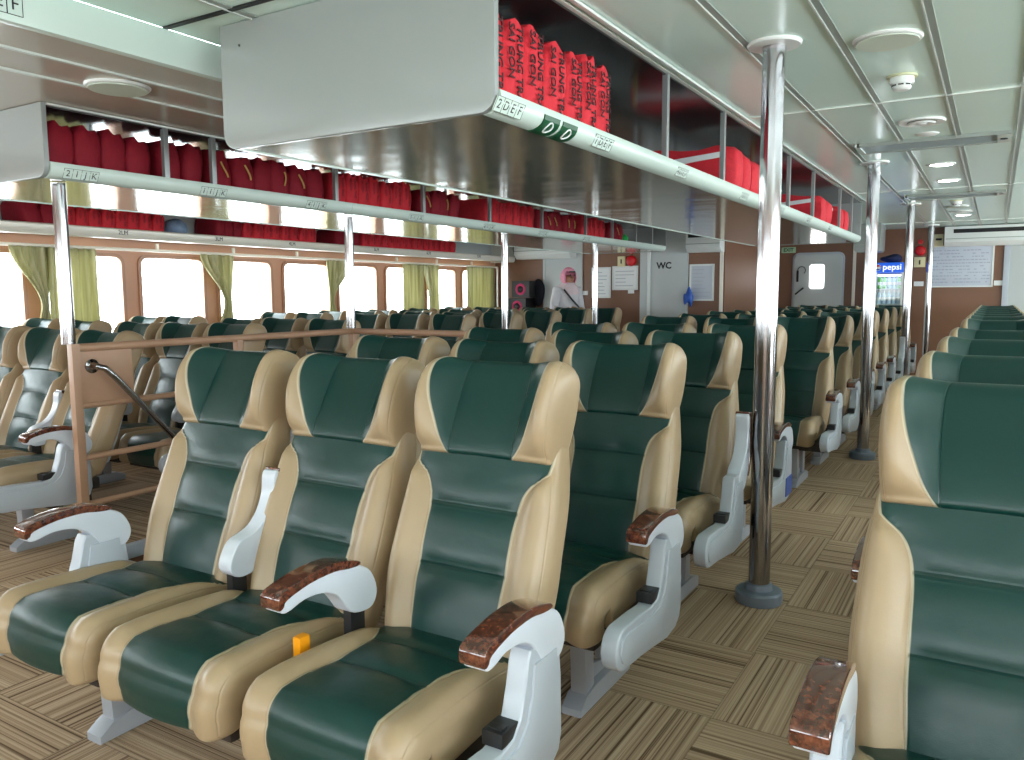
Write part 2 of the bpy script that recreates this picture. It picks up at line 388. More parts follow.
# right and rear walls of the cabin, out of view; window openings added and sized for daylight
RW = [(YF+.5+1.3*k, YF+.5+1.3*k+1.05) for k in range(12)]
wall_with_holes('x', XR, .1, YF, YB+.1, 0, ZC, [(a, c, .6, 1.95, .08) for a, c in RW], M_WINW, 'wall_right')
FW = [(XW+.7+1.35*k, XW+.7+1.35*k+1.15) for k in range(7)]
wall_with_holes('y', YF, -.1, XW-.1, XR+.1, 0, ZC, [(a, c, 1.0, 1.7, .08) for a, c in FW], M_WINW, 'wall_front')
for a, c in RW:
    wn += 1; w = struct(bpy.data.objects.new('window_%d' % wn, None)); COL.objects.link(w); w.location = (XR, (a+c)/2, 1.275)
    h = (c-a)/2; MB().prism(rrect(-h, h, -.675, .675, .08), 'x', .05, .056).obj('window_pane', M_GLASS, w, smooth=None)
for a, c in FW:
    wn += 1; w = struct(bpy.data.objects.new('window_%d' % wn, None)); COL.objects.link(w); w.location = ((a+c)/2, YF, 1.35)
    h = (c-a)/2; MB().prism(rrect(-h, h, -.35, .35, .08), 'y', -.056, -.05).obj('window_pane', M_GLASS, w, smooth=None)
slab('wall_back', -3.10, XR+.1, YB, YB+.1, 0, ZC, M_BROWN)
slab('wall_back_left', XW-.1, -3.05, YBL, YBL+.1, 0, ZC, M_BROWN)
slab('wall_side_aft', -3.10, -3.05, YBL+.1, YB, 0, ZC, M_BROWN)
# ceiling
b = MB(); b.box(-2.56, XR+.1, YF-.1, YB+.1, ZC, ZC+.05)
struct(b.obj('ceiling', M_CEIL, smooth=None))
slab('ceiling_left', XW-.1, -2.58, YF-.1, YBL+3.1, ZS, ZS+.05, M_SOFF)
beam = struct(MB().box(-2.60, -2.56, YF, YB, ZS-.012, ZC, .004).obj('trim_1', M_FASC))
# ceiling joints along the cabin
tn = 1
for x in [-.86 + .3105*k for k in range(0, 13)] + [-2.2]:
    tn += 1; b = MB()
    b.box(x-.013, x+.013, 1.0 if x < 2 else 1.0, YB, ZC-.004, ZC+.004, mi=0); b.box(x-.019, x-.012, YF, YB, ZC-.008, ZC+.004, mi=1)
    struct(b.obj('trim_%d' % tn, [M_GROOVE, M_JOINTW], smooth=None))
for y in (.54, 4.46, 8.38, 12.3):
    tn += 1; struct(MB().box(-2.55, XR, y-.009, y+.009, ZC-.007, ZC+.003).obj('trim_%d' % tn, M_JOINTW, smooth=None))
tn += 1; struct(MB().box(-2.55, -.9, 1.865, 1.885, ZC-.006, ZC+.003).obj('trim_%d' % tn, M_BLACK, smooth=None))
for x in (-2.86, -3.13):
    tn += 1; struct(MB().box(x-.008, x+.008, YF, YBL, ZS-.008, ZS+.003).obj('trim_%d' % tn, M_JOINTW, smooth=None))

# ------------------------------------------------------------------ seats
def loft(stations, bulge, nf=57, nc=6, nb=9, r=.03):
    """stations: (O(y,z), I(y,z), halfwidth, v). returns mesh builder with UV (|u|, v)"""
    bm = bmesh.new(); uvl = bm.loops.layers.uv.new('UVMap'); rings = []; UV = {}
    for (O, I, w, v) in stations:
        O, I = Vector(O), Vector(I); T = (O-I).length; dr = (O-I)/T; rr = min(r, T*.48, w*.48)
        loop = []
        for k in range(nf):
            x = (-1+2*k/(nf-1))*(w-rr); loop.append((x, T, abs(x)/w))
        for k in range(1, nc+1):
            a = PI/2*(1-k/nc); loop.append((w-rr+rr*math.cos(a), T-rr+rr*math.sin(a), None))
        for k in range(nc+1):
            a = -PI/2*k/nc; loop.append((w-rr+rr*math.cos(a), rr+rr*math.sin(a), None))
        for k in range(1, nb): loop.append(((w-rr)*(1-2*k/nb), 0, 1.3))
        for k in range(nc+1):
            a = -PI/2-PI/2*k/nc; loop.append((-(w-rr)+rr*math.cos(a), rr+rr*math.sin(a), None))
        for k in range(nc):
            a = PI-PI/2*k/nc; loop.append((-(w-rr)+rr*math.cos(a), T-rr+rr*math.sin(a), None))
        ring_ = []
        for (x, h, a) in loop:
            hf = max(0.0, min(1.0, (h-.25*T)/(.75*T)))
            aa = abs(x)/w
            if a is None: a = aa if h > T-rr-1e-6 else 1.0 + (T-rr-h)*1.5 + .02
            hh = h + bulge(min(aa, 1), v)*hf*hf
            p = I + dr*hh
            vt = bm.verts.new((x, p.x, p.y)); UV[vt] = (a, v); ring_.append(vt)
        rings.append(ring_)
    n = len(rings[0])
    for A, B in zip(rings, rings[1:]):
        for k in range(n): bm.faces.new((A[k], A[(k+1) % n], B[(k+1) % n], B[k]))
    for R_ in (rings[0][::-1], rings[-1]): bm.faces.new(R_)
    for f in bm.faces:
        for l in f.loops: l[uvl].uv = UV[l.vert]
    bmesh.ops.recalc_face_normals(bm, faces=bm.faces)
    return bm
def sm(t): t = max(0, min(1, t)); return t*t*(3-2*t)
def bump_fn(G, seams, B, C, ends=(.06, .06)):
    def f(a, v):
        g = interp(G, v); e = sm(v/ends[0] if ends[0] else 1)*sm((1-v)/ends[1] if ends[1] else 1)
        if a < g:
            c = C*(1-(a/g)**2)
            s_ = [0]+list(seams)+[1]; q = min(abs(v-x) for x in s_[1:-1]) if len(s_) > 2 else 1
            gr = math.exp(-(q/.018)**2)*.006*sm((g-a)/.15)
            return (c + .004*sm(q/.08))*e - gr
        if g >= 1: return 0
        t = (a-g)/(1-g); w_ = 1-g; return B*e*math.sin(PI*min(1, t*.90))**1.25*min(1, w_/.3)
    return f
def path(P, n):
    """resample Catmull-Rom through P -> n pts"""
    out = []; m_ = len(P)-1
    for i in range(n):
        s = i/(n-1)*m_; k = min(int(s), m_-1); t = s-k
        p = [P[max(k-1, 0)], P[k], P[k+1], P[min(k+2, m_)]]
        out.append(tuple(.5*((2*p[1][j]) + (-p[0][j]+p[2][j])*t + (2*p[0][j]-5*p[1][j]+4*p[2][j]-p[3][j])*t*t + (-p[0][j]+3*p[1][j]-3*p[2][j]+p[3][j])*t**3) for j in range(len(p[0]))))
    return out
def fin(bm, name, mat):
    me = bpy.data.meshes.new(name); bm.to_mesh(me); bm.free(); me.materials.append(mat)
    me.polygons.foreach_set('use_smooth', [True]*len(me.polygons)); me.set_sharp_from_angle(angle=math.radians(60)); return me
# seat cushion
def cushion_mesh():
    st = []
    n1 = 30
    for i in range(n1):
        s = i/(n1-1); y = .315-.390*s
        zt = .415 + .037*s + .010*math.sin(PI*s); zb = .325
        k = 1
        if i < 4: k = [.55, .8, .93, 1][i]
        mid = (zt+zb)/2
        st.append(((y, mid+(zt-mid)*k), (y, mid+(zb-mid)*k), (.208+.014*s)*(.94+.06*k), .62*s))
    Q = [(-.075+0, .452)]
    for i in range(1, 9): Q.append((-.115-.058*math.sin(PI/2*i/8), .394+.058*math.cos(PI/2*i/8)))
    Q += [(-.179, .38), (-.181, .36), (-.178, .342)]
    for i in range(1, 7): Q.append((-.151-.027*math.cos(PI*.55*i/6), .330-.027*math.sin(PI*.55*i/6)))
    Q = path(Q, 26)[1:]
    for i, O in enumerate(Q):
        s = (i+1)/len(Q); I = (-.085-.012*math.sin(PI*s), .375-.035*s)
        st.append((O, I, .222-.010*s, .62+.38*s))
    return fin(loft(st, bump_fn(G_CUSH, SE_CUSH, .017, .010, (.08, .10)), r=.034), 'seat_cushion', M_CUSH)
def back_mesh():
    P = path([(.262, .365, .205, .085), (.283, .46, .216, .10), (.315, .56, .230, .10), (.353, .66, .228, .098), (.394, .765, .220, .105), (.426, .845, .206, .106), (.452, .92, .196, .09)], 56)
    st = []
    for i, (y, z, w, T) in enumerate(P):
        v = i/(len(P)-1); k = 1
        j = min(i, len(P)-1-i)
        if i < 4: k = [.5, .78, .93, 1][i]
        d = Vector((.93, -.36)); c = Vector((y, z)) + d*T*.5
        O = c - d*T*.5*k; I = c + d*T*.5*k
        st.append((tuple(O), tuple(I), w*(.95+.05*k), v))
    return fin(loft(st, bump_fn(G_BACK, SE_BACK, .026, .014, (.08, .05)), r=.034), 'backrest', M_BACK)
def head_mesh():
    P = path([(.402, .852, .193, .115), (.414, .88, .197, .113), (.448, .945, .204, .106), (.482, 1.005, .205, .095), (.509, 1.055, .200, .088), (.523, 1.085, .190, .08)], 40)
    st = []
    n = len(P); end = 7
    for i, (y, z, w, T) in enumerate(P):
        v = i/(n-1); k = 1
        if i < 4: k = (.84, .94, .98, .995)[i]
        if n-1-i < end+3: q = (end+3-(n-1-i))/(end+3); k = math.sqrt(max(.05, 1-q*q*.97))
        d = Vector((.93, -.36)); c = Vector((y, z)) + d*T*.5
        st.append((tuple(c - d*T*.5*k), tuple(c + d*T*.5*k), w*(.90+.10*k), v))
    def bl(a, v):
        ear = sm((a-.42)/.55)
        return .086*ear*math.sin(PI*min(1, max(0, (v-.12)*1.06)))**.8 + .008*(1-a*a)*math.sin(PI*v) - .004*math.exp(-((a-.47)/.03)**2)*math.sin(PI*v)
    return fin(loft(st, bl, nf=51, r=.032), 'headrest', M_HEAD)
ME_C, ME_B, ME_H = cushion_mesh(), back_mesh(), head_mesh()
# shell at the back, pan
b = MB(); b.prism([(.35, .40), (.40, .40), (.445, .52), (.53, .82), (.50, .86), (.45, .70)], 'x', -.17, .17, .012)
ME_SHELL = b.mesh('back_shell', M_PLAST)
b = MB(); b.box(-.19, .19, -.13, .33, .275, .335, .012); b.box(-.243, .243, .05, .11, .235, .285, .006); b.box(-.243, .243, .20, .25, .235, .285, .006)
b.box(-.10, .10, .26, .36, .30, .42, .01)
ME_PAN = b.mesh('seat_pan', M_PAN)
# side frame
def side_frame():
    out = []
    for i in range(9):
        a = math.radians(270-180*i/8); out.append((-.205+.058*math.cos(a)*1.0, .345+.058*math.sin(a)))
    out += [(-.10, .400), (-.02, .393), (.02, .402), (.045, .43), (.062, .48), (.075, .535), (.085, .552), (.19, .552), (.205, .535), (.215, .45), (.218, .32), (.205, .285), (.17, .262), (.10, .255), (.0, .268), (-.10, .28)]
    b = MB(); b.prism(out, 'x', -.024, .024, .009, seg=3)
    out2 = [(-.205+.038*math.cos(math.radians(270-180*i/8)), .345+.038*math.sin(math.radians(270-180*i/8))) for i in range(9)] + [(-.05, .372), (.03, .378), (.065, .41), (.085, .46), (.095, .52), (.185, .52), (.197, .43), (.197, .32), (.16, .285), (.05, .285)]
    b.prism(out2, 'x', .018, .029, .003); b.prism([(y, z) for y, z in out2], 'x', -.029, -.018, .003)
    return b.mesh('side_frame', M_PLAST)
ME_SF = side_frame()
ME_SOCK = MB().box(-.028, .030, -.045, .045, -.018, .022, .004).box(-.02, .022, -.03, .0, .02, .026, .002).mesh('socket_box', M_DARK)
def smooth_loop(P, n=40):
    m_ = len(P); out = []
    for i in range(n):
        q = i/n*m_; k = int(q); t = q-k; p = [P[(k-1) % m_], P[k % m_], P[(k+1) % m_], P[(k+2) % m_]]
        out.append(tuple(.5*((2*p[1][j]) + (-p[0][j]+p[2][j])*t + (2*p[0][j]-5*p[1][j]+4*p[2][j]-p[3][j])*t*t + (-p[0][j]+3*p[1][j]-3*p[2][j]+p[3][j])*t**3) for j in (0, 1)))
    return out
# armrest, origin at pivot (y=.165,z=.53): local coords
def armrest():
    sx = 1.0
    body = [(.055, .035), (.062, .0), (.045, -.028), (.01, -.032), (-.03, -.02), (-.055, .01), (-.09, .038), (-.15, .057), (-.22, .060), (-.275, .050), (-.305, .050), (-.315, .062), (-.31, .078), (-.24, .092), (-.12, .098), (-.02, .090), (.03, .070)]
    body = [(y if y > -.05 else -.05+(y+.05)*.74, z-.004) for y, z in body]
    b = MB(); b.prism(smooth_loop(body, 51), 'x', -.026, .026, .006, seg=3)
    return b.mesh('armrest', M_ARMW)
def armcap():
    top = [(-.322, .060), (-.326, .078), (-.315, .094), (-.27, .104), (-.19, .114), (-.10, .116), (-.04, .109), (.0, .096), (-.004, .086), (-.04, .088), (-.10, .095), (-.20, .092), (-.29, .077), (-.305, .064)]
    top = [(y if y > -.05 else -.05+(y+.05)*.74, z-.004) for y, z in top]
    b = MB(); b.prism(smooth_loop(top, 42), 'x', -.029, .029, .004, seg=3); return b.mesh('armrest_cap', M_WOOD)
ME_ARM, ME_CAP = armrest(), armcap()
ME_KN = MB().box(-.012, .012, -.02, .03, -.14, .0, .003).mesh('pivot_bracket', M_DARK)
ME_SCR = MB().lathe([(0, -.028), (.009, -.028), (.009, .028), (0, .028)], 12, mat=Matrix.Rotation(PI/2, 4, 'Y') @ Matrix.Identity(4)).mesh('pivot_screw', M_SCREW)
def leg_mesh():
    b = MB()
    b.prism([(-.01, .0), (-.01, .022), (.03, .05), (.09, .062), (.29, .062), (.36, .04), (.36, .0)], 'x', -.034, .034, .006)
    b.prism([(.035, .05), (.095, .05), (.085, .30), (.025, .30)], 'x', -.026, .026, .005)
    b.prism([(.205, .05), (.265, .05), (.27, .30), (.215, .30)], 'x', -.026, .026, .005)
    b.prism([(.02, .255), (.275, .255), (.275, .30), (.02, .30)], 'x', -.022, .022, .003)
    b.prism([(.06, .055), (.24, .055), (.22, .085), (.09, .12)], 'x', -.008, .008)
    return b.mesh('leg', M_LEGG)
ME_LEG = leg_mesh()
ME_BTN = MB().box(-.012, .012, -.016, .016, -.028, .028, .006).mesh('recline_button', M_ORANGE)
ME_LIFEBOX = MB().box(.0, .004, -.06, .06, -.045, .045, .001).mesh('blue_label', M_BLUE)

SP = .487; AO = .035
seat_n = [0]
def seat(x, y, label, group, left_arm='down', right_arm=None, left_frame=False, right_frame=False, leg=None, tilt=0, extra=None):
    """one seat; arms: None|'down'|'up'"""
    t = thing('passenger_seat', label, 'seat', (x, y, 0), 0, group)
    mk('seat_cushion', ME_C, t); mk('seat_pan', ME_PAN, t)
    bk = mk('backrest', ME_B, t); hd = mk('headrest', ME_H, t)
    sh = mk('back_shell', ME_SHELL, t)
    if tilt:
        R_ = Matrix.Translation((0, .29, .40)) @ Matrix.Rotation(-tilt, 4, 'X') @ Matrix.Translation((0, -.29, -.40))
        for o in (bk, hd, sh): o.matrix_local = R_
    for side, arm, fr in ((-1, left_arm, left_frame), (1, right_arm, right_frame)):
        if not arm: continue
        ax = side*SP/2 + (AO if x < -.1 or y < 1.5 else .008) + (.018 if y < 1.5 and x < -.5 and fr and side > 0 else 0)
        if fr: ax += side*.012; 
        a = mk('armrest', ME_ARM, t, (ax, .165, .53)); mk('armrest_cap', ME_CAP, a)
        if arm == 'up': a.location = (ax, .175 if fr else .235, .535); a.rotation_euler = (math.radians(-96 if fr else -110), 0, 0); mk('pivot_screw', ME_SCR, a, (0, -.10, .062)); mk('pivot_screw', ME_SCR, a, (0, -.18, .074))
        if fr:
            f = mk('side_frame', ME_SF, t, (ax, 0, 0)); so_ = mk('socket_box', ME_SOCK, f, (-side*.004, .012, .41)); so_.scale = (.8, .68, .75)
            if extra == 'blue': mk('blue_label', ME_LIFEBOX, f, (.029, .13, .33))
        else: mk('pivot_bracket', ME_KN, t, (ax, .165 if arm == 'down' else .225, .53))
    if leg is not None: mk('leg', ME_LEG, t, (leg, 0, 0))
    if extra == 'button': mk('recline_button', ME_BTN, t, (-SP/2+.012, .02, .455))
    return t
ROWS = [1.22, 2.03, 2.90, 3.77, 5.25, 6.05, 6.85, 7.65, 8.45, 9.25, 10.05, 10.85]
T = {0: (.015, .04, .0), 1: (0, .02, .0), 2: (.0, .03, 0)}
POSW = {0: 'left', 1: 'middle', 2: 'right, aisle'}
for ri, y in enumerate(ROWS):
    rn = ORD[ri+1]
    rnd = [random.uniform(-.01, .05) for _ in range(3)]
    for ci, x in enumerate((-2.055, -1.57, -1.08) if ri < 2 else (-2.10, -1.615, -1.128)):
        tl = T[ri][ci] if ri in T else rnd[ci]
        up_r = ri in (2, 9)
        lab = 'green and cream seat, %s in the %s row of the centre block' % (('leftmost', 'middle one', 'aisle one')[ci], rn)
        seat(x, y, lab, 'seats of the centre block', left_arm='up' if (ci == 1 and ri == 0) or (ri > 3 and random.random() < .15) else 'down',
             right_arm=('up' if up_r else 'down') if ci == 2 else None, left_frame=ci == 0, right_frame=ci == 2,
             leg=-.06 if ci == 0 else (.06 if ci == 2 else None), tilt=tl, extra='button' if (ri, ci) == (0, 2) else ('blue' if (ri, ci) == (3, 2) else None))
for ri, y in enumerate(ROWS):
    for ci, x in enumerate((.02, .505)):
        lab = 'green and cream seat, %s the %s row right of the aisle' % (('aisle seat of', 'second seat in')[ci], ORD[ri+1])
        seat(x, y+(.03 if ri == 0 else 0), lab, 'seats right of the aisle', left_frame=ci == 0, leg=-.06 if ci == 0 else None, tilt=random.uniform(-.0, .015))
for ri, y in enumerate(ROWS[1:9]):
    for ci, x in enumerate((-5.04, -4.555, -4.07)):
        lab = 'green and cream seat, %s in the %s row left of the stair railing' % (('far left', 'middle', 'aisle end')[ci], ORD[ri+1] if 0 else ORD[ri+1])
        seat(x, y-.02, lab, 'seats of the left block', left_arm='up' if random.random() < .3 else 'down', right_arm='down' if ci == 2 else None, left_frame=ci == 0, right_frame=ci == 2,
             leg=-.06 if ci == 0 else (-.02 if ci == 2 else None), tilt=random.uniform(0, .05) + (.05 if (ri, ci) == (0, 2) else 0))
for ri, y in enumerate(ROWS[1:9]):
    for ci, x in enumerate((-6.3, -5.815)):
        lab = 'green and cream seat, %s in the %s row along the windows' % (('window one', 'inner one')[ci], ORD[ri+1])
        seat(x, y+.05, lab, 'seats along the windows', right_arm='down' if ci == 1 else None, right_frame=ci == 1, leg=.06 if ci == 1 else None, tilt=random.uniform(0, .05))

# ------------------------------------------------------------------ chrome poles
def pole(x, y, z0, z1, r, label, base=True, disc=True, group=None):
    t = thing('chrome_pole', label, 'pole', (x, y, z0), 0, group); h = z1-z0
    MB().lathe([(0, .0), (r, 0), (r, h), (0, h)], 36).obj('pole_tube', M_CHROME, t)
    if base: MB().lathe([(0, 0), (.090, 0), (.093, .008), (.093, .042), (.087, .050), (r+.012, .053), (r+.008, .075), (r, .08), (r-.002, .08)], 40).obj('base_collar', M_COLLAR, t)
    if disc:
        MB().lathe([(r-.002, h-.014), (.095, h-.012), (.10, h-.006), (.10, h), (r-.002, h)], 40).obj('ceiling_flange', M_WHITE, t)
    return t
for i, (y, w) in enumerate(((3.21, 'nearest, in front of the fourth seat row'), (6.457, 'second along the aisle'), (9.7, 'third along the aisle'), (12.9, 'farthest, beside the whiteboard'))):
    pole((-.768, -.805, -.83, -.83)[i], y, 0, ZC, .042, 'chrome aisle pole from floor to ceiling, ' + w, group='chrome poles along the aisle')
for i, (y, z0, w) in enumerate(((2.115, 1.03, 'rising from the near stair railing post'), (4.03, 1.03, 'rising from the far corner of the stair railing'), (6.0, 0, 'third from the left'), (7.85, 0, 'in front of the notice boards'))):
    pole(-3.69, y, z0, 1.765, .03, 'chrome pole under the left luggage rack, ' + w, base=z0 == 0, disc=False, group='chrome poles under the left rack')

# ------------------------------------------------------------------ luggage racks
def fascia_profile(x0, z0, side=1):
    """rounded lip, (x,z) points; x0 = outer x of the panel, z0 = underside"""
    pts = []
    for i in range(11):
        a = math.radians(-90+110*i/10); pts.append((x0-.045+side*0+.055*math.cos(a), z0+.045+.052*math.sin(a)-.0))
    return pts
def rack(name, label, xl, xr, y0, y1, zb, zt, divs, sides=(1, 1), end_far=True):
    t = thing(name, label, 'luggage rack', ((xl+xr)/2, y0, zb)); cx = (xl+xr)/2
    L = lambda x: x-cx; D = y1-y0; H = zt-zb
    # end panel with rounded lower corners
    op = rrect(L(xl), L(xr), 0, H-.001, .055, corners=(1, 0, 0, 1))
    MB().prism(op, 'y', -.012, .012, .004).obj('end_panel', M_BINW, t)
    if end_far: MB().prism(op, 'y', D-.012, D+.012, .004).obj('end_panel', M_BINW, t)
    MB().box(L(xl)+.05, L(xr)-.05, .01, D-.01, .004, .016).obj('underside_sheet', M_UNDER, t, smooth=None)
    MB().box(L(xl)+.03, L(xr)-.03, .01, D-.01, .030, .040).obj('shelf', M_RACKIN, t, smooth=None)
    MB().box(L(xl)+.01, L(xr)-.01, .01, D-.01, H-.016, H-.004).obj('top_sheet', M_RACKIN, t, smooth=None)
    for s, use in ((1, sides[1]), (-1, sides[0])):
        if not use: continue
        X = L(xr) if s == 1 else L(xl)
        out = [(X-s*.055, .0), (X-s*.03, .002), (X-s*.008, .014), (X+s*.004, .032), (X+s*.006, .05), (X+s*.002, .066), (X-s*.004, .068), (X-s*.010, .05), (X-s*.03, .018), (X-s*.055, .012)]
        b = MB(); cuts = [0.012] + [d for d in (1.9+.012, 3.8, 5.6) if d < D-1] + [D-.012]
        for a_, c_ in zip(cuts, cuts[1:]): b.prism(out, 'y', a_+.0015, c_-.0015)
        b.obj('fascia_rail', M_FASC, t, smooth=50)
        MB().box(X-.012, X+.008, .01, D-.01, H-.009, H-.001, .002).obj('top_rail', M_JOINTW, t)
        for y in divs: MB().box(X-s*.012-.012, X-s*.012+.012, y-y0-.014, y-y0+.014, .04, H-.01, .002).obj('divider', M_DIV, t)
    MB().lathe([(0, -.002), (.004, -.002), (.004, .002), (0, .002)], 10, mat=Matrix.Translation((L(xl)+.10, -.013, H-.08)) @ Matrix.Rotation(PI/2, 4, 'X')).obj('rivet', M_INK, t)
    return t
def top_lip(R_, x, y0, y1, z): MB().box(x-.012, x+.006, y0, y1, z-.010, z, .002).obj('top_rail', M_JOINTW, R_)
R1 = rack('luggage_rack', 'large grey overhead rack above the centre seats, full of red life jackets', -2.38, -1.24, 1.98, 9.1, 1.765, ZC-.001, (3.36, 4.20, 5.74, 6.59, 7.81, 8.5))
R2 = rack('luggage_rack', 'overhead rack left of the stair railing with dark red life jackets', -4.62, -3.53, 1.98, 9.55, 1.765, ZS-.001, (2.57, 2.85, 3.76, 4.65, 5.53, 6.4, 7.3, 7.95, 8.6, 9.1))
top_lip(R1, -1.20-R1.location.x, .01, 7.11, ZC-.003-R1.location.z)
def seatlabel(R_, x, y, z, chars, size=.032, parent_off=None, tilt=math.radians(28)):
    """boxed characters stuck on the fascia, facing +x and tilted down"""
    n = len(chars); w = size*.95
    up = Vector((math.sin(tilt), 0, math.cos(tilt))); right = Vector((0, 1, 0)); nrm = right.cross(up)
    base = Vector((x, y, z)) - R_.location
    b = MB()
    Mx = Matrix.Translation(base) @ Matrix((right, up, nrm)).transposed().to_4x4()
    b.box(-n*w/2, n*w/2, -size*.55, size*.55, -.003, .0006, mat=Mx)
    o = b.obj('row_label', M_FASC, R_, smooth=None)
    b = MB()
    for k in range(n+1): b.box(-n*w/2+k*w-.0006, -n*w/2+k*w+.0006, -size*.55, size*.55, .0006, .0012, mat=Mx)
    for s in (-1, 1): b.box(-n*w/2, n*w/2, s*size*.55-.0006, s*size*.55+.0006, .0006, .0012, mat=Mx)
    b.obj('label_frame', M_INK, o, smooth=None)
    for k, ch in enumerate(chars):
        q = mk('letter', textmesh(ch, size*.95, 'letter', extrude=.0004), o); q.matrix_local = Mx @ Matrix.Translation((-n*w/2+(k+.5)*w, 0, .001))
# fascia faces: +x outward and slightly downwards
for y, s in ((2.05, '2DEF'), (2.70, '1DEF'), (3.55, '4DEF'), (4.6, '3DEF'), (5.5, '6DEF'), (6.4, '5DEF'), (7.3, '8DEF')):
    seatlabel(R1, -1.2415, y, 1.790, s, .040 if y < 3 else .036)
for y, s in ((2.13, '2IJK'), (2.84, '1IJK'), (3.58, '4IJK'), (4.55, '3IJK'), (5.5, '6IJK'), (6.4, '5IJK'), (7.3, '8IJK')):
    seatlabel(R2, -3.5315, y, 1.790, s, .042)
# 'E F' on the soffit beam
for k, ch in enumerate('2DEF'):
    yy = 1.37-(3-k)*.046
    o = MB().box(0, .0012, yy-.0225, yy+.0225, 2.089, 2.15).obj('row_label', M_FASC, beam, smooth=None); o.location = (-2.56, 0, 0)
    b = MB()
    for y_ in (yy-.0225, yy+.0225): b.box(.0012, .002, y_-.001, y_+.001, 2.089, 2.15)
    for z_ in (2.089, 2.15): b.box(.0012, .002, yy-.0225, yy+.0225, z_-.001, z_+.001)
    b.obj('label_frame', M_INK, o, smooth=None)
    q = mk('letter', textmesh(ch, .052, 'letter'), o); orient(q, (0, 1, 0), (0, 0, 1), (.002, yy, 2.12))
# green life-jacket stickers bent round the fascia
for y in (2.30, 2.425):
    s = MB(); prof = [(-1.298, 1.7640), (-1.275, 1.7655), (-1.257, 1.7725), (-1.2450, 1.781), (-1.2365, 1.794), (-1.2325, 1.808)]
    off = [(a+.0022, c-.0018) for a, c in prof]
    cx, cz = R1.location.x, R1.location.z
    s.prism([(a-cx, c-cz) for a, c in off] + [(a-cx, c-cz) for a, c in prof[::-1]], 'y', y-1.98-.052, y-1.98+.052)
    so = s.obj('safety_sticker', M_SIGNG, R1, smooth=None)
    pts = []
    for i in range(13):
        a = 2*PI*i/12 if i < 12 else 0
        u = .5+.26*math.sin(a); k = min(int(u*5), 4); tt = u*5-k
        p0, p1 = off[k], off[k+1]; px_, pz_ = p0[0]+(p1[0]-p0[0])*tt, p0[1]+(p1[1]-p0[1])*tt
        pts.append((px_-cx+.001, y-1.98+.018*math.cos(a), pz_-cz-.0006))
    MB().tube(pts, .0028, 6, cap=False).obj('life_jacket_mark', M_PAPER, so)

# window-side rack
t = thing('window_rack', 'narrow white overhead rack above the windows, with red life jackets', 'luggage rack', (XW, 2.0, 1.72)); L0, L1 = -1.2, YBL-.12-2.0
MB().box(.01, .40, L0, L1, .03, .045).obj('shelf', M_CREAM, t)
MB().prism([(.36, .0), (.41, .005), (.425, .03), (.425, .075), (.41, .085), (.40, .07), (.39, .035), (.36, .03)], 'y', L0, L1).obj('fascia_rail', M_CREAM, t)
MB().box(.005, .02, L0, L1, .03, .34).obj('back_panel', M_GREYW, t)
MB().prism([(.005, 0), (.40, 0), (.42, .05), (.36, .34), (.005, .34)], 'y', L1-.02, L1).obj('end_panel', M_CREAM, t)
for k in range(12): MB().box(.09, .11, .05+.845*k-.012, .05+.845*k+.012, -.075, .0).obj('hanger', M_CREAM, t)
for y, s in ((3.0, '1LM'), (4.05, '2LM'), (5.0, '3LM'), (5.9, '4LM'), (7.2, '5LM'), (8.2, '6LM'), (9.35, '7LM')):
    o = mk('letter', textmesh(s, .05), t); orient(o, (0, 1, 0), (0, 0, 1), (.427, y-2.0, .05))
tag(MB().tube([(XW+.10, .8, 1.655), (XW+.10, YBL-.1, 1.655)], .014, 12).tube([(XW+.10, YBL-.1, 1.655), (XW+.10, YBL-.1, 0.9)], .014, 12).obj('curtain_rail', M_CREAM), 'white curtain rail running above the windows', 'curtain rail')

# ------------------------------------------------------------------ life jackets
def jacket_mesh(name, w, h, d, mat, seed, lean=0, puff=.012):
    """w along y, h up, d deep (x); front face at x=0, body toward -x"""
    rnd = random.Random(seed); t = bmesh.new(); bmesh.ops.create_cube(t, size=1)
    bmesh.ops.subdivide_edges(t, edges=t.edges[:], cuts=5, use_grid_fill=True)
    ph = rnd.uniform(0, 9)
    for v in t.verts:
        x, y, z = v.co
        ex, ey, ez = abs(x)*2, abs(y)*2, abs(z)*2
        k = 1 - .10*(ey**6 * ez**6) - .05*(ex**4*ey**4)
        px = x*d*k - d/2; py = y*w*k; pz = z*h*k + h/2
        px += puff*(1-ey**2)*(1-ez**2)*(1 if x > 0 else -1)
        py += .077*min(w, .15)*(1-ez**2)*(1 if y > .3 else (-1 if y < -.3 else 0)) + lean*(pz)
        if z > .3: pz += .012*math.sin(9*y+ph) + rnd.uniform(-.005, .005)
        px += .004*math.sin(30*pz+ph)
        v.co = (px, py, pz)
    b = MB(); b.add(t); return b.mesh(name, mat, 60)
TX1, TX2 = textmesh('TRUNG TRAC', .047, 'lettering', M_JINK, extrude=.0012, align='LEFT', bold=.0006), textmesh('SAI GON', .047, 'lettering', M_JINK, extrude=.0012, align='LEFT', bold=.0006)
def lettering(t, h, cols, x=.016, sc=1):
    for yy, me in cols:
        o = mk('lettering', me, t); orient(o, (0, 0, -1), (0, 1, 0), (x, yy, h-.02)); o.scale = (sc*h/.29, sc, 1)
ys = [1.985, 2.062, 2.188, 2.315, 2.47, 2.588, 2.70, 2.83]
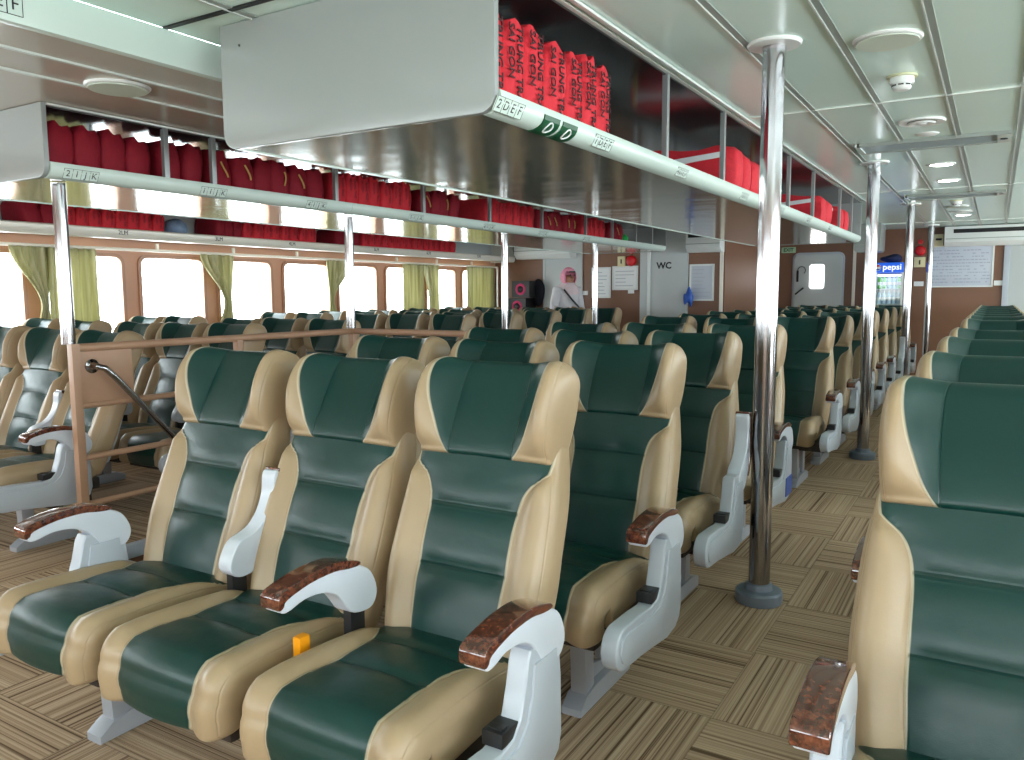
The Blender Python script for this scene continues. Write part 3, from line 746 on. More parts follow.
for k, (a, c) in enumerate(zip(ys, ys[1:])):
    w = (c-a)*.96; h = .262 + random.uniform(-.008, .012)
    t = thing('life_jacket', 'bright red life jacket with black lettering, %s from the left in the centre rack' % ORD[k+1], 'life jacket', (-1.275, (a+c)/2+.002, 1.806), 0, 'upright life jackets at the near end of the centre rack')
    MB; mk('jacket_body', jacket_mesh('jacket_body', w, h, .30, M_JRED, k, lean=.04 if k % 2 else .0), t)
    if w > .09: lettering(t, h, ((-w*.27, TX2), (w*.12, TX1)), sc=.95)
    else: lettering(t, h, ((0.0, TX1),), sc=1.0)
def bigjacket(yf, w, h, d, lab, x1=-1.262):
    """folded jacket, broad face towards the near end of the rack"""
    t = thing('life_jacket', lab, 'life jacket', (x1-w/2, yf, 1.806), -PI/2, 'folded life jackets in the centre rack')
    mk('jacket_body', jacket_mesh('jacket_body', w, h, d, M_JRED, int(yf*10), puff=.014), t)
    MB().prism([(-w*.44, h*.70), (w*.40, h*.86), (w*.40, h*.74), (-w*.44, h*.56)], 'x', .012, .026, .003).obj('reflective_stripe', M_REFL, t)
    MB().box(.014, .024, w*.12, w*.44, h*.10, h*.17, .003).obj('reflective_stripe', M_REFL, t)
    MB().box(.010, .024, -w*.46, -w*.42, .02, h*.80, .004).obj('yellow_strap', M_STRAP, t)
    b_ = MB().lathe([(0, -.02), (w*.12, -.02), (w*.12, .024), (w*.09, .032), (0, .034)], 24, mat=Matrix.Translation((.0, -w*.02, h*.40)) @ Matrix.Rotation(PI/2, 4, 'Y')).obj('black_pocket', M_BLACK, t)
bigjacket(4.47, .62, .255, .17, 'folded red life jacket with white reflective tape, left of the nearest pole')
bigjacket(4.66, .62, .25, .14, 'folded red life jacket tucked behind the taped one at the nearest pole')
bigjacket(4.84, .60, .24, .30, 'folded red life jacket hidden partly by the nearest pole in the centre rack')
bigjacket(7.02, .60, .25, .22, 'folded red life jacket right of the nearest pole, first of the far group')
bigjacket(7.28, .60, .25, .22, 'folded red life jacket, second of the far group in the centre rack')
bigjacket(7.90, .58, .25, .22, 'folded red life jacket, third of the far group in the centre rack')
bigjacket(8.20, .58, .25, .22, 'folded red life jacket, farthest one in the centre rack')
JM = [jacket_mesh('jacket_body', .15, .205, .32, M_JDARK, 40+i, lean=random.uniform(-.12, .12)) for i in range(5)]
JR = [jacket_mesh('jacket_body', .105, .19, .32, M_JRED, 60+i, lean=random.uniform(-.1, .1)) for i in range(4)]
def strapm(i):
    r = random.Random(i); a0 = r.uniform(0, 6); pts = [(.015+.003*j, .018*math.sin(j*.5+a0), .16-.016*j) for j in range(6)]
    return MB().tube(pts, .005, 6).mesh('yellow_strap', M_STRAP)
SM_ = [strapm(i) for i in range(3)]
TXS1, TXS2 = textmesh('TRUNG TRAC', .034, 'lettering', M_JINK, align='LEFT'), textmesh('SAI GON', .034, 'lettering', M_JINK, align='LEFT')
k = 0; y = 2.065
segs2 = [(2.02, 2.54, 'd'), (2.60, 2.83, 'd'), (2.90, 3.73, 'd'), (3.80, 4.62, 'r'), (4.70, 5.20, 'd'), (5.56, 6.37, 'r'), (6.43, 7.2, 'd'), (7.34, 7.9, 'r'), (8.0, 8.4, 'd')]
for (a, c, kind) in segs2:
    n = max(2, round((c-a)/(.135 if kind == 'd' else .11)))
    for i in range(n):
        k += 1; w = (c-a)/n
        yy = a+(i+.5)*w
        t = thing('life_jacket', '%s life jacket, %s from the near end of the left rack' % ('dark red' if kind == 'd' else 'red lettered', ORD[k]), 'life jacket', (-3.60-random.uniform(0, .02), yy, 1.807), 0, 'life jackets in the left rack')
        src = random.choice(JM if kind == 'd' else JR); o = mk('jacket_body', src, t); o.scale = (1, w/(.15 if kind == 'd' else .105)*.93, random.uniform(.95, 1.06) * (1.0 if kind == 'd' else 1.12))
        if kind == 'r': 
            lettering(t, .21, ((-.026, TXS2), (.014, TXS1)), x=.016, sc=.8)
        elif random.random() < .38: mk('yellow_strap', random.choice(SM_), t)
k = 0
segs3 = [(3.31, 3.57, 'd'), (3.58, 4.48, 'r'), (5.03, 5.33, 'd'), (5.35, 6.31, 'r'), (6.62, 7.01, 'd'), (7.04, 8.89, 'r')]
for (a, c, kind) in segs3:
    n = max(2, round((c-a)/.115))
    for i in range(n):
        k += 1; w = (c-a)/n; yy = a+(i+.5)*w
        t = thing('life_jacket', '%s life jacket standing above the windows, %s of its rack' % ('dark red' if kind == 'd' else 'bright red lettered', ORD[k]), 'life jacket', (-6.24, yy, 1.766), 0, 'life jackets in the window rack')
        src = random.choice(JM if kind == 'd' else JR); o = mk('jacket_body', src, t); o.scale = (1, w/(.15 if kind == 'd' else .105)*.95, random.uniform(.95, 1.05))
        if kind == 'r': lettering(t, .185, ((-.024, TXS2), (.016, TXS1)), x=.016, sc=.75)
tag(MB().add((lambda q: (bmesh.ops.create_icosphere(q, subdivisions=3, radius=.15), [setattr(v, 'co', Vector((v.co.x, v.co.y*1.15, v.co.z*.62*(1+.12*math.sin(9*v.co.x+13*v.co.y))))) for v in q.verts], q)[2])(bmesh.new()), Matrix.Translation((-6.34, 4.64, 1.846)) @ Matrix.Diagonal((1, .62, .95, 1))).obj('cloth_bag', fabric('blue_grey_cloth', s2l(120, 140, 168), .8, 22, .45)), 'blue and grey patterned bag in the window rack between red jackets', 'bag')
tag(MB().box(-3.95, -3.62, 8.62, 8.95, 1.806, 1.85, .01).obj('folded_towel', fabric('pale_cloth', s2l(200, 205, 200), .8)), 'pale folded cloth at the far end of the left rack', 'cloth')
tag(MB().add((lambda q: (bmesh.ops.create_icosphere(q, subdivisions=3, radius=.05), [setattr(v, 'co', v.co*(1+.2*math.sin(40*v.co.z+30*v.co.x))) for v in q.verts], q)[2])(bmesh.new()), Matrix.Translation((-3.64, 8.47, 1.862))).obj('plastic_bag', fabric('green_plastic', s2l(30, 165, 80), .4)), 'small crumpled green bag in the left rack beside the last jackets', 'bag')

# ------------------------------------------------------------------ stair railing
RX, RY0, RY1, RX1 = -3.68, 2.13, 4.03, -2.74
t = thing('stair_railing', 'brown painted steel railing around the stairwell', 'railing', (RX, RY0, 0))
for (x, y) in ((0, 0), (0, RY1-RY0), (RX1-RX, RY1-RY0), (0, .95)):
    h = 1.03 if (x, y) != (0, .95) else 1.0
    MB().box(x-.02, x+.02, y-.02, y+.02, 0, h, .004).obj('post', M_RAIL, t)
zs = (1.01, .735, .485, .26)
for z in zs:
    r = .02 if z > 1 else .015
    MB().tube([(0, .0, z), (0, RY1-RY0, z)], r, 12).obj('rail_bar', M_RAIL, t); MB().tube([(0, RY1-RY0, z), (RX1-RX, RY1-RY0, z)], r, 12).obj('rail_bar', M_RAIL, t)
MB().box(-.004, .004, .02, .29, .745, .995, .001).obj('mounting_plate', M_RAIL, t)
h = thing('stair_handrail', 'chrome handrail sloping down into the stairwell from the railing plate', 'handrail', (RX+.004, RY0+.08, .92))
MB().lathe([(0, 0), (.034, 0), (.034, .006), (.02, .012), (.014, .03), (0, .03)], 24, mat=Matrix.Rotation(PI/2, 4, 'Y')).obj('wall_flange', M_CHROME, h)
MB().tube([(.02, 0, 0), (.045, .0, .0), (.06, .03, -.01), (.062, .08, -.06), (.062, .4, -.42), (.062, 1.2, -1.32)], .015, 14).obj('handrail_tube', M_CHROME, h)
t = thing('stairs', 'dark stairs going down inside the railing', 'stairs', (SX0, SY0, 0))
for k in range(7):
    MB().box(.01, SX1-SX0-.01, .02+.24*k, .02+.24*k+.27, -.22*(k+1)-.04, -.22*(k+1)).obj('stair_tread', M_PAN, t)
b = MB(); w = .035
b.box(SX0-w, SX0, SY0-w, SY1+w, 0.0005, .008); b.box(SX1, SX1+w, SY0-w, SY1+w, .0005, .008); b.box(SX0-w, SX1+w, SY0-w, SY0, .0005, .008); b.box(SX0, SX1, SY1, SY1+w, .0005, .008)
b.box(SX0-.0, SX0+.004, SY0, SY1, -.06, .008)
struct(b.obj('trim_90', M_PLAST, smooth=None))

# ------------------------------------------------------------------ ceiling fittings
def lath(name, prof, loc, mat, label, cat, extra=None, n=40):
    t = thing(name, label, cat, loc); MB().lathe(prof, n).obj({'ceiling_light': 'lamp_ring'}.get(name, 'cover'), mat, t)
    if extra: extra(t)
    return t
M_SPEAK = newmat('speaker_grille', s2l(196, 206, 192), .6)
def grille(r, z): return lambda t: MB().lathe([(0, z), (r, z), (r, z+.004), (0, z+.004)], 40).obj('grille', M_SPEAK, t)
lath('ceiling_speaker', [(0, -.014), (.09, -.013), (.117, -.009), (.122, -.003), (.122, 0), (0, 0)], (-.395, 3.38, ZC), M_WHITE, 'round flat speaker in the ceiling, near the first aisle pole', 'speaker', grille(.108, -.016))
lath('ceiling_speaker', [(0, -.014), (.09, -.013), (.117, -.009), (.122, -.003), (.122, 0), (0, 0)], (-3.03, 2.0, ZS), M_WHITE, 'round flat speaker in the soffit left of the centre rack', 'speaker', grille(.108, -.016))
lath('ceiling_speaker', [(0, -.014), (.09, -.013), (.117, -.009), (.122, -.003), (.122, 0), (0, 0)], (-.42, 10.2, ZC), M_WHITE, 'round flat speaker far along the ceiling', 'speaker', grille(.108, -.016))
for y, w in ((3.98, 'nearest, beyond the round speaker'), (9.6, 'far along the aisle')):
    t = thing('smoke_detector', 'white smoke detector on the ceiling, ' + w, 'smoke detector', (-.40, y, ZC))
    MB().lathe([(0, 0), (.062, 0), (.062, -.008), (0, -.008)], 32).obj('mounting_base', newmat('yellowed_base', s2l(205, 208, 170), .5), t)
    MB().lathe([(0, -.008), (.048, -.008), (.050, -.03), (.047, -.036), (0, -.036)], 32).obj('detector_body', M_WHITE, t)
    MB().lathe([(0, -.036), (.040, -.036), (.038, -.055), (.028, -.062), (0, -.062)], 32).obj('detector_cap', M_WHITE, t)
    b = MB()
    for k in range(8): b.box(.036, .0405, -.011, .011, -.045, -.039, mat=Matrix.Rotation(k*PI/4, 4, 'Z'))
    b.obj('smoke_slots', M_BLACK, t, smooth=None)
for y, w in ((5.07, 'nearest, before the ceiling recess'), (10.9, 'far along the aisle')):
    t = thing('ceiling_vent', 'round concentric air vent in the ceiling, ' + w, 'vent', (-.40, y, ZC))
    MB().lathe([(.075, -.006), (.115, -.010), (.12, -.002), (.12, 0), (.07, 0)], 40).obj('outer_ring', M_WHITE, t)
    MB().lathe([(.035, -.014), (.062, -.018), (.07, -.01), (.04, -.004)], 40).obj('inner_ring', M_WHITE, t)
    MB().lathe([(0, -.02), (.02, -.019), (.03, -.01), (0, -.004)], 32).obj('centre_disc', M_WHITE, t)
    MB().lathe([(0, -.0025), (.078, -.0025), (.078, -.001), (0, -.001)], 32).obj('dark_throat', M_GROOVE, t)
lath('ceiling_light', [(0, -.010), (.05, -.010), (.062, -.004), (.064, 0), (0, 0)], (-.40, 5.48, ZC), M_WHITE, 'small unlit round downlight beside the nearest air vent', 'ceiling light')
M_LAMP = newmat('lit_lamp', (1, 1, 1), .5, emit=(1, .98, .94), es=18)
for y, w in ((6.82, 'first beyond the ceiling recess'), (7.81, 'second beyond the ceiling recess'), (11.4, 'farthest one')):
    t = thing('ceiling_light', 'glowing round ceiling downlight, ' + w, 'ceiling light', (-.395, y, ZC))
    MB().lathe([(.075, -.008), (.092, -.006), (.096, 0), (.07, 0)], 40).obj('lamp_ring', M_WHITE, t)
    MB().lathe([(0, -.006), (.076, -.006), (.076, -.001), (0, -.001)], 40).obj('lamp_lens', M_LAMP, t)
M_TROUGH = newmat('recess_grey', s2l(158, 174, 180), .4, .1)
for y, w in ((5.60, 'nearer'), (8.80, 'farther')):
    t = thing('ceiling_recess', 'long grey metal light recess across the aisle ceiling, %s of two' % w, 'light fitting', (-.40, y+.17, ZC))
    MB().box(-.40, .42, -.15, .15, -.012, -.004).obj('trough', M_TROUGH, t)
    MB().box(-.41, .43, -.158, -.143, -.022, 0).obj('rim', M_GROOVE, t); MB().box(-.41, .43, .143, .158, -.022, 0).obj('rim', M_GROOVE, t)
    MB().box(-.42, -.395, -.158, .158, -.022, 0).obj('rim', M_JOINTW, t); MB().box(.36, .43, -.14, .14, -.022, 0).obj('end_socket', M_JOINTW, t)
    MB().lathe([(0, -.026), (.02, -.026), (.02, -.02), (0, -.02)], 16, mat=Matrix.Translation((.395, 0, 0))).obj('screw_hole', M_BLACK, t)

# ------------------------------------------------------------------ curtains
def curtain(y0, y1, label, kind='tied', z1=1.645, z0=.9, side=1, seed=0):
    """hanging pleated cloth; 'tied' pulls towards one side at mid height"""
    nu, nv = 60, 26; t = bmesh.new(); G = []; r = random.Random(seed); ph = r.uniform(0, 6); nf = max(4, round((y1-y0)/.075))
    for j in range(nv+1):
        v = j/nv; z = z1+(z0-z1)*v; row = []
        if kind == 'tied': k = 1-.80*sm(v/.62) if v < .62 else .20+.25*sm((v-.62)/.38)
        elif kind == 'half': k = 1-.35*sm(v/.7)
        else: k = 1
        a, c = y0, y1
        if kind == 'tied':
            anchor = c-(c-a)*.12 if side > 0 else a+(c-a)*.12; a2, c2 = anchor+(a-anchor)*k, anchor+(c-anchor)*k
        elif kind == 'half': a2, c2 = a+(c-a)*(1-k), c
        else: a2, c2 = a, c
        for i in range(nu+1):
            u = i/nu
            amp = .022*(1-.45*(1-k)); y = a2+(c2-a2)*u
            x = XW+.10+amp*math.sin(2*PI*nf*u+ph+.6*math.sin(5*u))+.006*math.sin(17*u+3*v)
            row.append(t.verts.new((x, y, z)))
        G.append(row)
    for j in range(nv):
        for i in range(nu): t.faces.new((G[j][i], G[j][i+1], G[j+1][i+1], G[j+1][i]))
    b = MB(); b.add(t); o = b.obj('curtain', M_CURT, None, 80); tag(o, label, 'curtain', 'curtains along the windows')
    sd = o.modifiers.new('thickness', 'SOLIDIFY'); sd.thickness = .004
    return o
curtain(3.30, 3.62, 'olive curtain gathered in a tie, nearest one left of the front pole', 'tied', side=1, seed=1)
curtain(3.60, 4.02, 'wide olive curtain hanging straight behind the left front pole', 'straight', seed=2)
curtain(5.02, 5.42, 'olive curtain tied to one side between the second and third bright windows', 'tied', side=1, seed=3)
curtain(6.70, 7.12, 'olive curtain tied in the middle, left of the railing corner pole', 'tied', side=-1, seed=4)
curtain(8.10, 8.52, 'olive curtain hanging straight, fourth pair along the windows, left half', 'straight', seed=5)
curtain(8.54, 8.86, 'olive curtain with a knotted tie, right half of the fourth pair', 'half', seed=6)
curtain(9.52, 10.24, 'closed pale olive curtain over the last window beside the back wall', 'straight', seed=7)

# ------------------------------------------------------------------ back of the cabin
def panel(b, x0, x1, y, z0, z1, th=.02, bev=.002): return b.box(x0, x1, y-th, y, z0, z1, bev)
# white wc compartment
slab('trim_92', -4.22, -3.54, YBL-.03, YBL, 0, ZS-.001, M_GREYW)
o = struct(MB().box(-4.03, -3.56, YBL-.042, YBL-.028, .02, 1.93, .003).obj('door_1', M_GREYW))
q = mk('lettering', textmesh('WC', .12, mat=M_INK, bold=.004), o); orient(q, (1, 0, 0), (0, 0, 1), (-3.87, YBL-.0435, 1.62))
struct(MB().box(-4.11, -4.065, YBL-.05, YBL-.03, 0, ZC-.111, .003).obj('trim_91', M_WHITE)); 
# grey door in back left wall
o = struct(bpy.data.objects.new('door_2', None)); COL.objects.link(o); o.location = (-5.43, YBL, 0)
MB().box(-.28, .28, -.022, 0, 0, 1.80, .004).obj('door_leaf', M_GREYW, o)
MB().box(-.32, -.28, -.03, 0, 0, 1.84, .004).obj('door_frame', M_GREYW, o); MB().box(.28, .32, -.03, 0, 0, 1.84, .004).obj('door_frame', M_GREYW, o); MB().box(-.28, .28, -.03, 0, 1.80, 1.84, .004).obj('door_frame', M_GREYW, o)
# air conditioners
def aircon(x0, x1, y, z0, z1, label, d=.22):
    t = thing('air_conditioner', label, 'air conditioner', ((x0+x1)/2, y, z0)); w = (x1-x0)/2; h = z1-z0
    MB().prism([(0, 0), (-d*.55, 0), (-d, h*.30), (-d, h), (0, h)], 'x', -w, w, .012, seg=3).obj('casing', M_WHITE, t)
    MB().prism([(-d*.60, .004), (-d*.97, h*.26), (-d*1.01, h*.24), (-d*.66, -.006)], 'x', -w*.9, w*.9).obj('louvre', M_BLACK, t)
    MB().box(-w*.94, w*.94, -d-.004, -d+.01, h*.34, h*.36).obj('seam', M_GROOVE, t)
    return t
def aircon_top(x0, x1, y, z0, z1, label, d=.25):
    """ceiling-hung unit: dark outlet slot high on the front"""
    t = thing('air_conditioner', label, 'air conditioner', ((x0+x1)/2, y, z0)); w = (x1-x0)/2; h = z1-z0
    MB().prism([(0, 0), (-d*.7, 0), (-d, h*.2), (-d, h), (0, h)], 'x', -w, w, .01, seg=3).obj('casing', M_WHITE, t)
    MB().box(-w*.86, w*.98, -d-.006, -d+.02, h*.66, h*.86, .003).obj('outlet_slot', M_BLACK, t)
    MB().box(-w*.98, w*.98, -d-.008, -d+.01, h*.36, h*.39, .002).obj('seam', M_GROOVE, t)
    return t
aircon_top(-.68, .95, YB-.001, 1.90, ZC-.012, 'wide white air conditioner under the ceiling above the whiteboard')
aircon_top(-3.52, -3.06, YBL-.001, 1.78, ZS-.012, 'white air conditioner between the lavatory door and the steel door', d=.2)
aircon_top(-6.12, -5.2, YBL-.001, 1.76, ZS-.012, 'white air conditioner unit high on the back wall left of the standing person')
# whiteboard, right door, plates
t = thing('whiteboard', 'whiteboard covered in faint handwriting on the brown back wall', 'whiteboard', (-.46, YB, 1.62))
MB().box(-.40, .40, -.02, 0, -.29, .29, .003).obj('board', newmat('whiteboard', s2l(196, 202, 214), .25), t)
b = MB()
for s in (-1, 1): b.box(s*.40-.012, s*.40+.012, -.028, 0, -.30, .30, .002); b.box(-.41, .41, -.028, 0, s*.295-.01, s*.295+.01, .002)
b.obj('board_frame', M_WHITE, t)
b = MB(); r = random.Random(3)
for j in range(11):
    x = -.36
    while x < .34:
        w = r.uniform(.01, .05)
        if r.random() < .75: b.box(x, x+w, -.0212, -.0195, .23-j*.046-.008, .23-j*.046+.006)
        x += w+.012
b.obj('handwriting', newmat('marker_ink', s2l(158, 164, 184), .6), t, smooth=None)
def plate(x, z, w, h, y, label, mat=M_PAPER, name='small_sign'):
    return tag(MB().box(x-w/2, x+w/2, y-.012, y, z-h/2, z+h/2, .002).obj(name, mat), label, 'sign')
plate(.03, 1.37, .13, .07, YB, 'small white plate right of the whiteboard'); plate(-1.0, 1.37, .13, .07, YB, 'small white plate left of the whiteboard')
o = struct(bpy.data.objects.new('door_3', None)); COL.objects.link(o); o.location = (.54, YB, 0)
MB().box(-.40, .40, -.02, 0, 0, 1.95, .004).obj('door_leaf', M_GREYW, o)
MB().box(-.47, -.40, -.04, 0, 0, 2.0, .004).obj('door_frame', M_PLAST, o); MB().box(.40, .47, -.04, 0, 0, 2.0, .004).obj('door_frame', M_PLAST, o); MB().box(-.40, .40, -.04, 0, 1.95, 2.0, .004).obj('door_frame', M_PLAST, o)
M_RED = newmat('red_plastic', s2l(205, 24, 34), .35); M_CRM = newmat('cream_box', s2l(226, 216, 170), .5)
def alarm(x, y, z, lab1, lab2):
    t = thing('fire_bell', lab1, 'fire bell', (x, y, z))
    MB().lathe([(0, 0), (.075, 0), (.075, .02), (.06, .045), (.03, .055), (0, .057)], 32, mat=Matrix.Rotation(PI/2, 4, 'X')).obj('bell_dome', M_RED, t)
    MB().lathe([(0, 0), (.035, 0), (.03, .04), (0, .045)], 20, mat=Matrix.Translation((0, 0, .13)) @ Matrix.Rotation(PI/2, 4, 'X')).obj('strobe_lamp', M_RED, t)
    return t
alarm(-1.0, YB, 1.86, 'red fire bell on the back wall left of the whiteboard', '')
t = thing('call_point', 'cream alarm box with black mark below the red bell by the whiteboard', 'alarm box', (-1.0, YB, 1.69))
MB().box(-.075, .075, -.04, 0, -.075, .075, .006).obj('box_body', M_CRM, t); MB().box(-.01, .012, -.043, -.038, -.035, .03, .002).obj('black_mark', M_INK, t)
t = thing('emergency_light', 'cream emergency light box above the left end of the whiteboard', 'light box', (-.76, YB, 2.0))
MB().box(-.06, .06, -.06, 0, -.09, .09, .006).obj('box_body', M_CRM, t); MB().box(-.04, .04, -.064, -.055, -.0, .03, .002).obj('dark_slot', M_INK, t)
# left back wall boards
def board(x0, x1, z0, z1, y, label, seed, fr=M_WHITE, paper=M_PAPER):
    t = thing('notice_board', label, 'notice board', ((x0+x1)/2, y, (z0+z1)/2)); w, h = (x1-x0)/2, (z1-z0)/2
    MB().box(-w, w, -.012, 0, -h, h, .002).obj('paper_sheet', paper, t)
    b = MB()
    for s in (-1, 1): b.box(s*w-.012, s*w+.012, -.02, 0, -h-.012, h+.012, .002); b.box(-w, w, -.02, 0, s*h-.012, s*h+.012, .002)
    b.obj('board_frame', fr, t)
    b = MB(); r = random.Random(seed)
    for j in range(int(h*2/.05)-1): b.box(-w*.8, -w*.8+w*1.6*r.uniform(.5, 1), -.0135, -.0115, h-.06-.05*j-.006, h-.06-.05*j+.004)
    b.obj('printed_lines', newmat('faint_print', s2l(184, 190, 198), .6), t, smooth=None); return t
k = YBL/13.0
board(-4.95, -4.68, 1.20, 1.61, YBL, 'tall white framed notice just right of the standing person', 1)
board(-4.63, -4.27, 1.31, 1.62, YBL, 'wide white framed notice with a dark picture, beside the lavatory box', 2)
plate(-4.36, 1.275, .09, .05, YBL, 'small white plate under the wide framed notice'); plate(-5.07, 1.26, .09, .06, YBL, 'small white plate left of the tall framed notice')
alarm(-4.36, YBL, 1.70, 'red fire bell above the wide framed notice', '')
t = thing('call_point', 'cream alarm box with dark mark above the wide framed notice', 'alarm box', (-4.50, YBL, 1.695))
MB().box(-.055, .055, -.04, 0, -.07, .07, .006).obj('box_body', M_CRM, t); MB().box(-.008, .01, -.043, -.038, -.03, .03, .002).obj('black_mark', M_INK, t)
board(-3.51, -3.20, 1.16, 1.62, YBL, 'tall faint grey notice sheet right of the lavatory box', 4, paper=newmat('grey_paper', s2l(196, 202, 212), .4))
def postx(x, y, label): return tag(MB().box(x-.022, x+.022, y-.03, y, 0, ZC-.001, .003).obj('wall_post', M_CREAM), label, 'post')
postx(-3.09, YBL-.0, 'cream vertical strip at the wall corner right of the grey notice sheet')
k = YB/13.0
tag(MB().box(-3.05, -3.02, 12.22, 12.28, 0, ZC-.001, .003).obj('wall_post', M_CREAM), 'cream vertical strip on the side wall left of the steel door', 'post')
postx(-1.84*k, YB-.0, 'cream vertical strip on the back wall between steel door and drinks fridge')
tag(MB().box(-3.05, -3.04, 12.6, 12.9, 1.40, 1.60, .002).obj('small_sign', M_PAPER), 'white wall sign on the side wall left of the steel door', 'sign')
# weathertight steel door
t = struct(bpy.data.objects.new('door_4', None)); COL.objects.link(t); t.location = (-2.35*k, YB, 0)
MB().prism(rrect(-.39, .39, .12, 1.88, .10), 'y', -.05, 0, .008).obj('door_frame', M_PLAST, t)
MB().prism(rrect(-.36, .36, .15, 1.85, .08), 'y', -.07, -.045, .008).obj('door_leaf', M_GREYW, t)
M_PANEGLOW = newmat('daylight_glow', (1, 1, 1), .4, emit=(1, 1, 1), es=2.5)  # door pane emits by itself, standing in for daylight outside
MB().prism(rrect(-.12, .10, 1.31, 1.69, .04), 'y', -.078, -.068, .003).obj('glowing_pane', M_PANEGLOW, t)
MB().box(-.315, -.285, -.10, -.07, 1.42, 1.60, .004).obj('lever_handle', M_BLACK, t)
MB().box(-.06, .10, -.10, -.08, -.012, .012, .003, mat=Matrix.Translation((-.28, 0, 1.26)) @ Matrix.Rotation(-.7, 4, 'Y')).obj('lever_handle', M_BLACK, t)
MB().tube([(-.24+.06*math.cos(a), -.085, 1.60+.06*math.sin(a)) for a in [PI*1.3*i/10-.9 for i in range(11)]], .006, 6).obj('dog_ring', M_INK, t)
e = thing('exit_sign', 'small green exit sign beside the top of the steel door', 'sign', (-2.80*k, YB, 1.93))
MB().box(-.11, .11, -.02, 0, -.045, .045, .003).obj('sign_board', newmat('pale_green', s2l(170, 206, 170), .5), e)
q = mk('lettering', textmesh('EXIT', .075, mat=M_SIGNG, bold=.002), e); orient(q, (1, 0, 0), (0, 0, 1), (0, -.0215, 0))
# drinks fridge
FY = 12.72
t = thing('drinks_fridge', 'glass fronted drinks fridge with a blue lit sign', 'fridge', (-1.335, FY, 0)); w = .20
b = MB(); b.box(-w, -w+.04, 0, .5, .1, 1.54, .004); b.box(w-.04, w, 0, .5, .1, 1.54, .004); b.box(-w, w, .46, .5, .1, 1.54, .004); b.box(-w, w, 0, .5, 0, .28, .004); b.obj('cabinet', M_WHITE, t)
MB().box(-w, w, -.02, .5, 1.53, 1.67, .006).obj('sign_box', newmat('blue_sign', s2l(20, 80, 190), .3, emit=s2l(20, 90, 210), es=.45), t)
q = mk('lettering', textmesh('pepsi', .13, mat=newmat('sign_white', (1, 1, 1), .4, emit=(1, 1, 1), es=.5), bold=.001), t); orient(q, (1, 0, 0), (0, 0, 1), (.04, -.0225, 1.605)); q.scale = (.92, .92, .92)
lg = MB().lathe([(0, 0), (.045, 0), (.045, .003), (0, .003)], 32, mat=Matrix.Translation((-.148, -.021, 1.60)) @ Matrix.Rotation(PI/2, 4, 'X')).obj('round_logo', M_PAPER, t)
for s, mt in ((1, M_RED), (-1, M_BLUE)):
    pts = [(.041*math.cos(a), s*.041*math.sin(a)) for a in [PI*i/14 for i in range(15)]] + [(-.041+.0137*i, s*(.012-.006*math.sin(i*1.05))) for i in range(1, 6)]
    MB().prism([(x-.148, z+1.60) for x, z in pts], 'y', -.0262, -.024).obj('logo_half', mt, lg, smooth=None)
for z in (.55, .84, 1.08, 1.30): MB().box(-w+.04, w-.04, .03, .45, z-.012, z, .002).obj('shelf', M_WHITE, t)
MB().box(-w+.04, w-.04, .004, .010, .28, 1.53).obj('glass_door', M_GLASS, t, smooth=None)
MB().tube([(0, 0, 0), (0, -.0, .0)] and [(-.15, .06, 1.49), (.15, .06, 1.49)], .01, 8).obj('lamp_tube', newmat('fridge_lamp', (1, 1, 1), .4, emit=(1, 1, 1), es=4), t)
def bottle(col, cap, h=.19):
    me = MB().lathe([(0, 0), (.026, 0), (.028, .01), (.028, h*.62), (.012, h*.86), (.012, h*.95), (0, h*.95)], 14).mesh('bottle_body', newmat('drink_'+cap, col, .15))
    lb = MB().lathe([(.0285, h*.25), (.0287, h*.5)], 14).mesh('bottle_label', M_PAPER)
    cp = MB().lathe([(0, h), (.013, h), (.013, h*.9), (0, h*.9)], 12).mesh('bottle_cap', M_WHITE if cap != 'b' else M_BLUE)
    return me, lb, cp
BG, BW = bottle(s2l(90, 190, 70), 'g'), bottle(s2l(190, 215, 235), 'w')
for sz, kinds, wd in ((1.30, 'ggwwg', 'upper'), (1.08, 'wwwww', 'second'), (.84, 'wgwwg', 'third')):
    for i, kd in enumerate(kinds):
        b_ = BG if kd == 'g' else BW
        tt = thing('drink_bottle', '%s drink bottle on the %s fridge shelf, %s from the left' % ('green' if kd == 'g' else 'pale', wd, ORD[i+1]), 'bottle', (-1.335-.128+i*.064, FY+.09, sz+.001), 0, 'bottles in the drinks fridge')
        mk('bottle_body', b_[0], tt); mk('bottle_label', b_[1], tt); mk('bottle_cap', b_[2], tt)
tag(MB().add((lambda q: (bmesh.ops.create_icosphere(q, subdivisions=3, radius=.13), [setattr(v, 'co', Vector((v.co.x*1.15, v.co.y, v.co.z*.5*(1+.3*math.sin(19*v.co.x+7*v.co.y))))) for v in q.verts], q)[2])(bmesh.new()), Matrix.Translation((-1.335, FY+.2, 1.73))).obj('dark_bag', fabric('navy_cloth', s2l(32, 38, 70), .8)), 'dark crumpled bag lying on top of the drinks fridge', 'bag')
t = thing('overhead_cabinet', 'pale overhead cabinet end with rounded lower corner above the drinks fridge', 'cabinet', (-1.56, 12.1, 1.80))
MB().prism(rrect(-.17, .17, 0, ZC-1.802, .05, corners=(1, 0, 0, 1)), 'y', 0, .5, .004).obj('cabinet_body', M_BINW, t); MB().box(-.165, .165, -.006, .002, .10, .106).obj('panel_seam', M_GROOVE, t)

